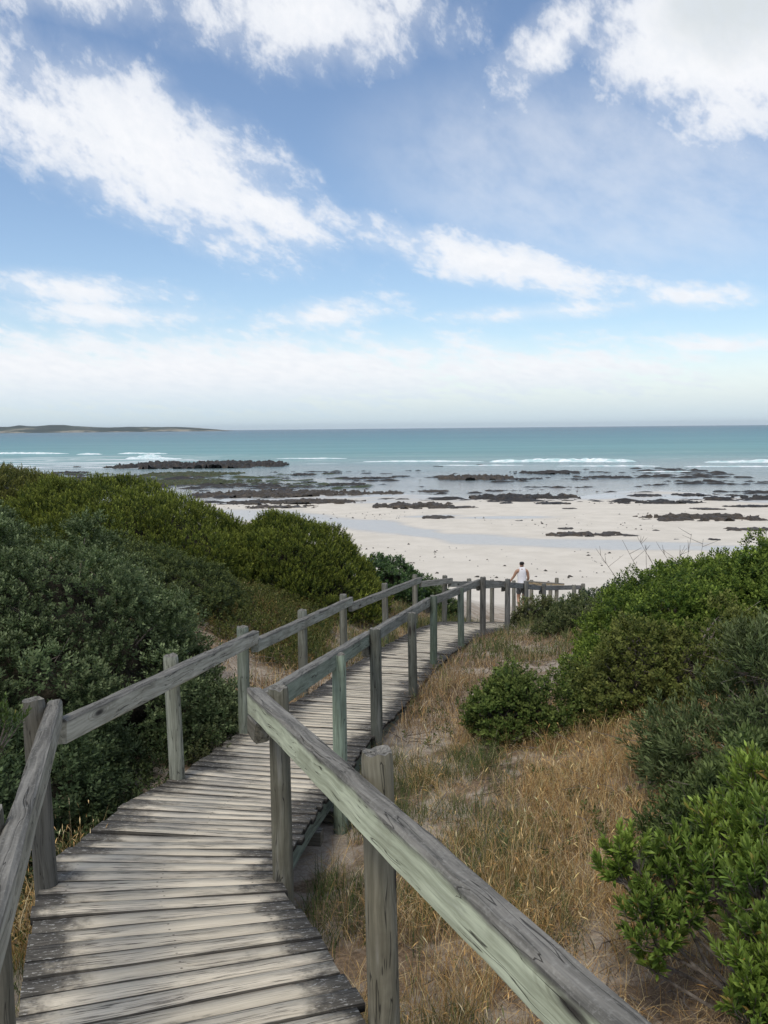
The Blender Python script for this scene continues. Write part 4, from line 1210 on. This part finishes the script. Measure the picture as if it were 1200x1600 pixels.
# ------------------------------------------------------------------ grasses and litter
def blades(name, label, P, hgt, lean, width, pal, wts, seed, zoff=0.0, heads=0.0, flat=False):
    rng = np.random.default_rng(seed)
    n = len(P)
    z = H(P[:, 0], P[:, 1]) + zoff
    h = hgt * (.55 + .8 * rng.random(n))
    a = rng.random(n) * 6.283
    ln = np.clip(rng.normal(lean, lean * .45, n), .05, 1.6)
    d = np.column_stack([np.cos(a), np.sin(a), np.zeros(n)])
    up_ = np.array([0, 0, 1.0])
    if flat:
        ln = rng.normal(1.45, .12, n)
    b0 = np.column_stack([P, z])
    p1 = b0 + (d * np.sin(ln * .6)[:, None] + up_ * np.cos(ln * .6)[:, None]) * (h * .5)[:, None]
    p2 = p1 + (d * np.sin(ln * 1.3)[:, None] + up_ * np.cos(np.minimum(ln * 1.3, 1.75))[:, None]) * (h * .5)[:, None]
    t_ = rng.normal(0, .6, n)
    sd = np.column_stack([-np.sin(a + t_), np.cos(a + t_), np.zeros(n)]) * (width * (.7 + .6 * rng.random(n)))[:, None] * .5
    V = np.stack([b0 - sd, b0 + sd, p1 - sd * .8, p1 + sd * .8, p2], 1)
    F0 = np.array([(0, 1, 3), (0, 3, 2), (2, 3, 4)])
    F = (F0[None] + (np.arange(n) * 5)[:, None, None]).reshape(-1, 3)
    pal = np.array(pal)
    pick = rng.choice(len(pal), n, p=np.array(wts) / sum(wts))
    col = np.clip(pal[pick] * np.exp(rng.normal(0, .22, (n, 1))), .005, .8)
    V = V.reshape(-1, 3); Cc = np.repeat(col, 5, 0)
    if heads > 0:
        hs = np.where(rng.random(n) < heads)[0]
        q = p2[hs]; dr_ = unit(p2[hs] - p1[hs]); s2 = unit(np.cross(dr_, np.tile(up_, (len(hs), 1)) + .01))
        L = .03 + .03 * rng.random(len(hs)); W = .0032
        HV = np.stack([q - dr_ * .01, q + dr_ * L[:, None] * .4 + s2 * W, q + dr_ * L[:, None] - up_ * .01, q + dr_ * L[:, None] * .4 - s2 * W], 1)
        HF = (LEAF_F[None] + (np.arange(len(hs)) * 4)[:, None, None]).reshape(-1, 3) + len(V)
        V = np.concatenate([V, HV.reshape(-1, 3)]); F = np.concatenate([F, HF])
        Cc = np.concatenate([Cc, np.repeat(np.clip(col[hs] * 1.25, 0, .8), 4, 0)])
    return tag(link(name, np_mesh(name, V, F, cols=Cc), m_straw), label, None, None, "stuff")
rng = np.random.default_rng(77)
def field_pts(n, x0, x1, y0, y1, dens, seed, clump=.0, thr=None):
    r_ = np.random.default_rng(seed)
    x = r_.uniform(x0, x1, n); y = r_.uniform(y0, y1, n)
    if clump:
        nc = max(8, n // 26)
        cx_ = r_.uniform(x0, x1, nc); cy_ = r_.uniform(y0, y1, nc); k = r_.integers(0, nc, n)
        x = cx_[k] + r_.normal(0, clump, n); y = cy_[k] + r_.normal(0, clump, n)
    d_ = dens(x, y)
    ok = r_.random(n) < d_
    on_walk = (x > xl(y) - .03) & (x < xr(y) + .03) & (y > -1) & (y < 24)
    ok &= ~on_walk
    return np.column_stack([x[ok], y[ok]])
STRAW = [(.50, .325, .14), (.40, .24, .095), (.53, .40, .21), (.25, .145, .07), (.54, .44, .28), (.15, .17, .06)]
BROWN = [(.20, .135, .08), (.27, .19, .115), (.145, .095, .06), (.34, .27, .18), (.11, .085, .055)]
GREEN = [(.065, .10, .03), (.09, .125, .04), (.05, .08, .028), (.16, .17, .07), (.28, .23, .11)]
def dn_gold(x, y):
    return .02 + .98 * sstep(.48, .60, .55 * fbm(x * 1.1, y * 1.1, 201, 3) + .45 * fbm(x * 3.3, y * 3.3, 205, 2) + .12 * np.exp(-((x - 1.5) ** 2 / .7 + (y - 5.3) ** 2 / 2.0)) - .10 * sstep(6.4, 7.6, y) - .08 * sstep(.5, -.2, x) - .10 * np.exp(-((x - 1.5) ** 2 / .35 + (y - 3.4) ** 2 / .6)))
blades("dry_grass", "tall golden dry grass on the slope right of the boardwalk", field_pts(60000, -.2, 3.2, 2.0, 7.6, dn_gold, 1, .075), .23, .62, .0027, STRAW, [4, 2.6, 3.4, 2.2, 2, .8], 501, heads=.10)
blades("dry_grass", "flattened straw lying among the golden grass", field_pts(46000, -.5, 3.6, 1.8, 8.2, lambda x, y: .20 + .75 * dn_gold(x, y), 2, .16), .25, 1.3, .0026, STRAW + BROWN[:3], [3, 3, 3, 2, 2, .3, 2, 2, 2], 502, zoff=.02, flat=True)
def dn_far(x, y):
    return sstep(.42, .58, fbm(x * .8, y * .8, 211, 3)) * (1 - .0 * x)
blades("dry_grass", "short brown grass and litter along the sandy slope below the right hand bushes", field_pts(30000, .2, 5.5, 7.2, 20, dn_far, 3, .13), .16, .7, .006, BROWN + STRAW[:3], [3, 3, 2, 2, 2, 1.5, 1, 1.2], 503)
blades("dry_grass", "flattened grey brown litter beside the path bend", field_pts(22000, .0, 6.0, 6.8, 20, lambda x, y: .16 + .5 * dn_far(x, y), 4, .2), .22, 1.3, .006, BROWN, [3, 3, 1, 2.5, 1], 504, zoff=.02, flat=True)
blades("dry_grass", "brown and golden grass on the bare bank between the left railing and the olive shrubs", field_pts(30000, -4.6, .9, 8.3, 17.6, lambda x, y: sstep(.40, .54, fbm(x * .9, y * .9, 221, 3) + .05 * sstep(10, 13, y)), 5, .14), .22, .6, .006, STRAW + BROWN, [2, 2, 1.5, 2, 1, 1.5, 2, 2, 2, 1, 1], 505, heads=.2)
blades("dry_grass", "flattened straw on the bare bank left of the walkway", field_pts(16000, -4.6, .9, 8.3, 17.6, lambda x, y: .55 + 0 * x, 6, .2), .24, 1.3, .006, BROWN + STRAW[:2], [3, 3, 2, 2, 1.5, 1.5, 1.5], 506, zoff=.02, flat=True)
blades("green_grass", "green grass tufts with pale seed stalks along the far left posts", field_pts(26000, -1.4, 3.4, 11.8, 21.5, lambda x, y: ((x < xl(y) - .02) & (x > xl(y) - 1.7)) * sstep(.36, .52, fbm(x * 1.2, y * 1.2, 231, 3)), 7, .12), .30, .5, .0065, GREEN, [3, 3, 2, 2, 2.2], 507, heads=.25)
blades("green_grass", "green grass tufts in the shade under the right edge of the boardwalk", field_pts(17000, -.55, 1.0, 2.1, 7.2, lambda x, y: sstep(.46, .60, fbm(x * 1.6, y * 1.6, 241, 3) + .13 * np.exp(-((x - xr(y)) / .45) ** 2)), 8, .08), .20, .6, .0034, GREEN, [3, 3, 3, 1.6, 1], 508)
blades("green_grass", "low green weeds scattered on the slope between path bend and bushes", field_pts(20000, 1.2, 6.5, 12.0, 21.5, lambda x, y: (x > xr(y) + .1) * sstep(.40, .56, fbm(x * .8, y * .8, 251, 3) + .06 * sstep(15, 18, y)), 9, .14), .24, .7, .008, GREEN + BROWN[:2], [2, 3, 2, 3, 1.5, 1, 1], 509)
blades("dry_grass", "golden seed grass nodding over the left edge of the near boardwalk", field_pts(2400, -2.3, -1.70, 4.0, 5.3, lambda x, y: .7 * np.exp(-((x + 1.85) / .25) ** 2), 10, .06), .38, .75, .004, STRAW, [4, 3, 3, 1, 2, .4], 510, heads=.6)
blades("green_grass", "green and brown grass in the gap left of the near deck edge", field_pts(9000, -2.3, -.9, 2.0, 4.3, lambda x, y: .6 + 0 * x, 11, .08), .20, .65, .0032, GREEN + STRAW[:3], [4, 3, 3, 2, 1.0, 1.2, 1, .5], 511, heads=.05)
blades("dry_grass", "straw litter between the near leafy shrub and the handrail", field_pts(9000, .5, 2.6, 2.2, 4.6, lambda x, y: .30 + 0 * x, 12, .15), .20, 1.3, .0038, BROWN + STRAW[:3], [2, 3, 1.5, 3, 1, 1, 1, 1], 512, zoff=.015, flat=True)

# herbs: reddish and yellow low plants on the bank, weeds on the slope
def herb_patch(name, label, P, pal, leaf, per, r, seed, lift=.10):
    rng = np.random.default_rng(seed)
    z = H(P[:, 0], P[:, 1])
    base = np.column_stack([P, z + lift * rng.random(len(P))])
    pos = np.repeat(base, per, 0) + rng.normal(0, r, (len(P) * per, 3)) * np.array([1, 1, .5])
    pos[:, 2] = np.maximum(pos[:, 2], np.repeat(z, per) + .01)
    ax = unit(rng.normal(0, .4, pos.shape) + np.array([0, 0, 1.0]))
    pal = np.array(pal)
    tc = np.repeat(pal[rng.integers(0, len(pal) - 1, len(P))], per, 0)
    tip = np.tile(pal[-1], (len(pos), 1))
    tm = [sprig(rng, *leaf) for _ in range(4)]
    V, F, Cc = place_sprigs(rng, pos, ax, .7 + .6 * rng.random(len(pos)), tm, tc, tip)
    return tag(link(name, np_mesh(name, V, F, cols=Cc), m_leaf), label, None, None, "stuff")
herb_patch("ground_cover", "low reddish and yellow green herbs at the foot of the olive shrubs",
           field_pts(2300, -5.2, -1.0, 11.0, 16.6, lambda x, y: sstep(.38, .52, fbm(x * .8, y * .8, 261, 3) + .14 * sstep(11.5, 14.0, y + x * .3)), 21, .0),
           [(.06, .08, .022), (.13, .08, .03), (.045, .065, .02), (.09, .10, .03), (.04, .058, .02), (.16, .16, .05)], (8, .12, .05, .016, 1.0, .4), 7, .10, 601)
herb_patch("ground_cover", "low green herbs and creepers on the sandy slope right of the walkway",
           field_pts(520, .3, 5.6, 4.5, 20.0, lambda x, y: sstep(.47, .58, fbm(x * .7, y * .7, 271, 3)), 22, .0),
           [(.07, .10, .03), (.10, .115, .04), (.05, .08, .025), (.14, .15, .06)], (8, .07, .04, .015, 1.1, .5), 6, .07, 602, lift=.05)
herb_patch("ground_cover", "dark green undergrowth below the left edge of the boardwalk",
           field_pts(700, -3.6, -1.5, 4.1, 9.2, lambda x, y: .7 * (x < xl(y) - .06), 23, .0),
           [(.035, .055, .022), (.05, .07, .028), (.06, .065, .03), (.09, .11, .045)], (9, .09, .042, .016, 1.1, .5), 7, .09, 603, lift=.22)
# sticks
mb = MB(); r_ = np.random.default_rng(9)
for (x0, x1, y0, y1, n) in ((0, 3.6, 2.4, 8, 420), (.6, 5, 8, 19, 420), (-3.4, -.9, 9, 13, 260)):
    for _ in range(n):
        x, y = r_.uniform(x0, x1), r_.uniform(y0, y1)
        if xl(y) < x < xr(y): continue
        z = float(H(x, y)) + .015; a = r_.random() * 6.28; L = r_.gamma(2.2, .08)
        p0 = Vector((x, y, z)); p1 = p0 + Vector((math.cos(a) * L, math.sin(a) * L, r_.normal(.03, .03))); p2 = p1 + Vector((math.cos(a + .5) * L * .6, math.sin(a + .5) * L * .6, r_.normal(.0, .04)))
        mb.tube([p0, p1, p2], [.005, .004, .002], 3)
tag(link("fallen_twigs", mb.mesh("fallen_twigs"), m_bark), "grey dead twigs lying on the sandy slopes", None, None, "stuff")

# bare bushy twigs standing above the bright green shrub
mb = MB()
for i in range(9):
    x, y = 4.0 + r_.normal(0, .3), 11.4 + r_.normal(0, .4)
    p0 = Vector((x, y, float(H(x, y)) + .2)); h_ = .75 + .40 * r_.random()
    dv = Vector((r_.normal(0, .3), r_.normal(0, .2), 1)).normalized()
    p1 = p0 + dv * h_ * .6; p2 = p1 + (dv + Vector((r_.normal(0, .35), r_.normal(0, .35), 0))).normalized() * h_ * .5
    mb.tube([p0, p1, p2], [.006, .004, .002], 4)
    for q in range(4):
        s0 = p1.lerp(p2, r_.random()); e0 = s0 + Vector((r_.normal(0, .12), r_.normal(0, .12), .06 + .1 * r_.random()))
        mb.tube([s0, e0], [.004, .002], 3)
bare = tag(empty("bare_bush", (3.75, 11.4, float(H(3.75, 11.4)))), "leafless grey twigs poking above the left shoulder of the biggest bright green shrub", "bush")
o = link("branches", mb.mesh("branches"), m_bark, bare); o.location = -Vector(bare.location)

# ------------------------------------------------------------------ the person at the foot of the walk
def flat_mat(name, col, rough=.8, spec=.2, var=.12, sc=60):
    m, t, out = new_mat(name)
    co = t.n('ShaderNodeTexCoord').outputs['Object']
    nn = t.noise(co, sc, 3, .6)
    principled(t, out, t.mix(t.ss(nn, .3, .7), col, tuple(c * (1 - var) for c in col)), rough, spec, t.bump(nn, .3, .003))
    return m
m_skin = flat_mat("skin", (.40, .235, .16), .55, .35, .15)
m_hair = flat_mat("dark_hair", (.012, .010, .009), .5, .4, .3, 120)
m_white = flat_mat("white_cotton", (.78, .77, .80), .9, .1, .06, 25)
m_short = flat_mat("grey_shorts_cloth", (.10, .105, .11), .9, .1, .2)
m_black = flat_mat("black_shoe", (.02, .02, .022), .6, .3, .2)
m_sole = flat_mat("white_sole", (.7, .7, .68), .7, .2, .05)
def skinned(name, verts, edges, radii, mat, parent, sub=2, root_i=0):
    me = bpy.data.meshes.new(name)
    me.from_pydata(verts, edges, [])
    o = bpy.data.objects.new(name, me); C.objects.link(o)
    sk = o.modifiers.new("skin", 'SKIN'); sk.use_smooth_shade = True
    for i, r in enumerate(radii):
        sv = me.skin_vertices[0].data[i]
        sv.radius = (r, r) if not hasattr(r, '__len__') else r
        sv.use_root = (i == root_i)
    sb = o.modifiers.new("sub", 'SUBSURF'); sb.levels = sub; sb.render_levels = sub
    dg = bpy.context.evaluated_depsgraph_get()
    ev = o.evaluated_get(dg)
    me2 = bpy.data.meshes.new_from_object(ev)
    me2.name = name
    o.modifiers.clear()
    o.data = me2
    bpy.data.meshes.remove(me)
    me2.materials.clear(); me2.materials.append(mat)
    for p in me2.polygons: p.use_smooth = True
    o.parent = parent
    return o
pz = float(H(4.47, 26.6))
man = tag(empty("person", (4.47, 26.6, pz)), "person in a white sleeveless top facing the sea, arms spread onto the rails", "person")
man.rotation_euler.z = math.radians(4)
man.scale = (1.0, 1.0, 1.0)
# x right, y ahead (out to sea), z up; 1.72 m tall, weight on the right leg, left foot lifted back
BV = [(0, 0, .93), (0, .00, 1.04), (0, .015, 1.17), (0, .02, 1.30), (0, .015, 1.41), (0, .025, 1.475), (0, .045, 1.535), (0, .055, 1.615), (0, .05, 1.685),
      (-.17, .01, 1.40), (-.265, .04, 1.20), (-.37, .12, 1.03), (-.405, .15, .985), (-.43, .19, .955),
      (.17, .01, 1.39), (.225, .03, 1.15), (.205, .15, .99), (.20, .19, .965), (.195, .235, .95),
      (-.085, 0, .88), (-.105, .05, .50), (-.12, -.20, .20), (-.12, -.25, .115), (-.12, -.16, .035),
      (.085, 0, .88), (.075, .02, .48), (.07, -.02, .10), (.07, -.03, .05), (.075, .11, .025)]
BE = [(0, 1), (1, 2), (2, 3), (3, 4), (4, 5), (5, 6), (6, 7), (7, 8), (4, 9), (9, 10), (10, 11), (11, 12), (12, 13), (4, 14), (14, 15), (15, 16), (16, 17), (17, 18),
      (0, 19), (19, 20), (20, 21), (21, 22), (22, 23), (0, 24), (24, 25), (25, 26), (26, 27), (27, 28)]
BR = [(.14, .105), (.125, .095), (.13, .095), (.15, .10), (.12, .085), (.055, .058), (.058, .062), (.075, .092), (.06, .07),
      .062, .043, .032, (.034, .02), (.03, .014), .062, .043, .032, (.034, .02), (.03, .014),
      .088, .062, .042, .038, .03, .088, .062, .04, .038, .034]
body = skinned("body", BV, BE, BR, m_skin, man)
def fingers(hand, wrist, spread, mat):
    h_ = Vector(hand); d0 = (h_ - Vector(wrist)).normalized()
    s_ = d0.cross(Vector((0, 0, 1))).normalized()
    V, E_, R_ = [], [], []
    for k, (o_, L) in enumerate(((-.03, .062), (-.01, .074), (.01, .07), (.03, .055))):
        b = h_ + s_ * o_ - d0 * .01; i = len(V)
        V += [tuple(b), tuple(b + d0 * L * .5 + Vector((0, 0, -.012))), tuple(b + d0 * L * .7 + Vector((0, 0, -.045)))]
        E_ += [(i, i + 1), (i + 1, i + 2)]; R_ += [.0095, .0085, .007]
    b = h_ - d0 * .05 + s_ * spread * .03; i = len(V)
    V += [tuple(b), tuple(b + s_ * spread * .035 + d0 * .02), tuple(b + s_ * spread * .045 + d0 * .05 + Vector((0, 0, -.02)))]
    E_ += [(i, i + 1), (i + 1, i + 2)]; R_ += [.011, .0095, .008]
    # each finger is its own chain
    for c in range(0, len(V), 3):
        skinned("finger", V[c:c + 3], [(0, 1), (1, 2)], R_[c:c + 3], mat, man, sub=1)
fingers(BV[13], BV[11], 1, m_skin)
fingers(BV[18], BV[16], -1, m_skin)
skinned("tank_top", [(0, -.002, .90), (0, .0, 1.0), (0, .012, 1.12), (0, .018, 1.25), (0, .012, 1.36), (0, .010, 1.435), (-.09, .004, 1.462), (.09, .004, 1.458)],
        [(0, 1), (1, 2), (2, 3), (3, 4), (4, 5), (5, 6), (5, 7)], [(.165, .135), (.155, .125), (.15, .118), (.168, .122), (.155, .115), (.138, .118), (.052, .07), (.052, .07)], m_white, man)
skinned("shorts", [(0, 0, .90), (-.088, 0, .84), (-.10, .035, .62), (.088, 0, .84), (.08, .012, .62)], [(0, 1), (1, 2), (0, 3), (3, 4)], [(.155, .125), .108, .095, .108, .095], m_short, man)
skinned("hair", [(0, .02, 1.57), (0, .03, 1.635), (0, .04, 1.70)], [(0, 1), (1, 2)], [(.066, .066), (.086, .096), (.074, .082)], m_hair, man)
for s_ in (-1, 1):
    skinned("ear", [(s_ * .079, .05, 1.60), (s_ * .088, .04, 1.625)], [(0, 1)], [.014, .018], m_skin, man, sub=1)
skinned("nose", [(0, .14, 1.62), (0, .162, 1.595)], [(0, 1)], [.012, .017], m_skin, man, sub=1)
for (a, b_, c) in (((-.12, -.27, .125), (-.12, -.21, .05), (-.12, -.12, -.01)), ((.07, -.055, .05), (.073, .04, .045), (.078, .15, .03))):
    sh = skinned("shoe", [a, b_, c], [(0, 1), (1, 2)], [.05, .052, .045], m_black, man)
    dv = (Vector(c) - Vector(a)).normalized(); nv = Vector((1, 0, 0)).cross(dv)
    nv = nv if nv.z < 0 else -nv
    so = skinned("sole", [tuple(Vector(q) + nv * .042) for q in (a, b_, c)], [(0, 1), (1, 2)], [(.046, .014), (.047, .014), (.04, .014)], m_sole, sh, sub=1)
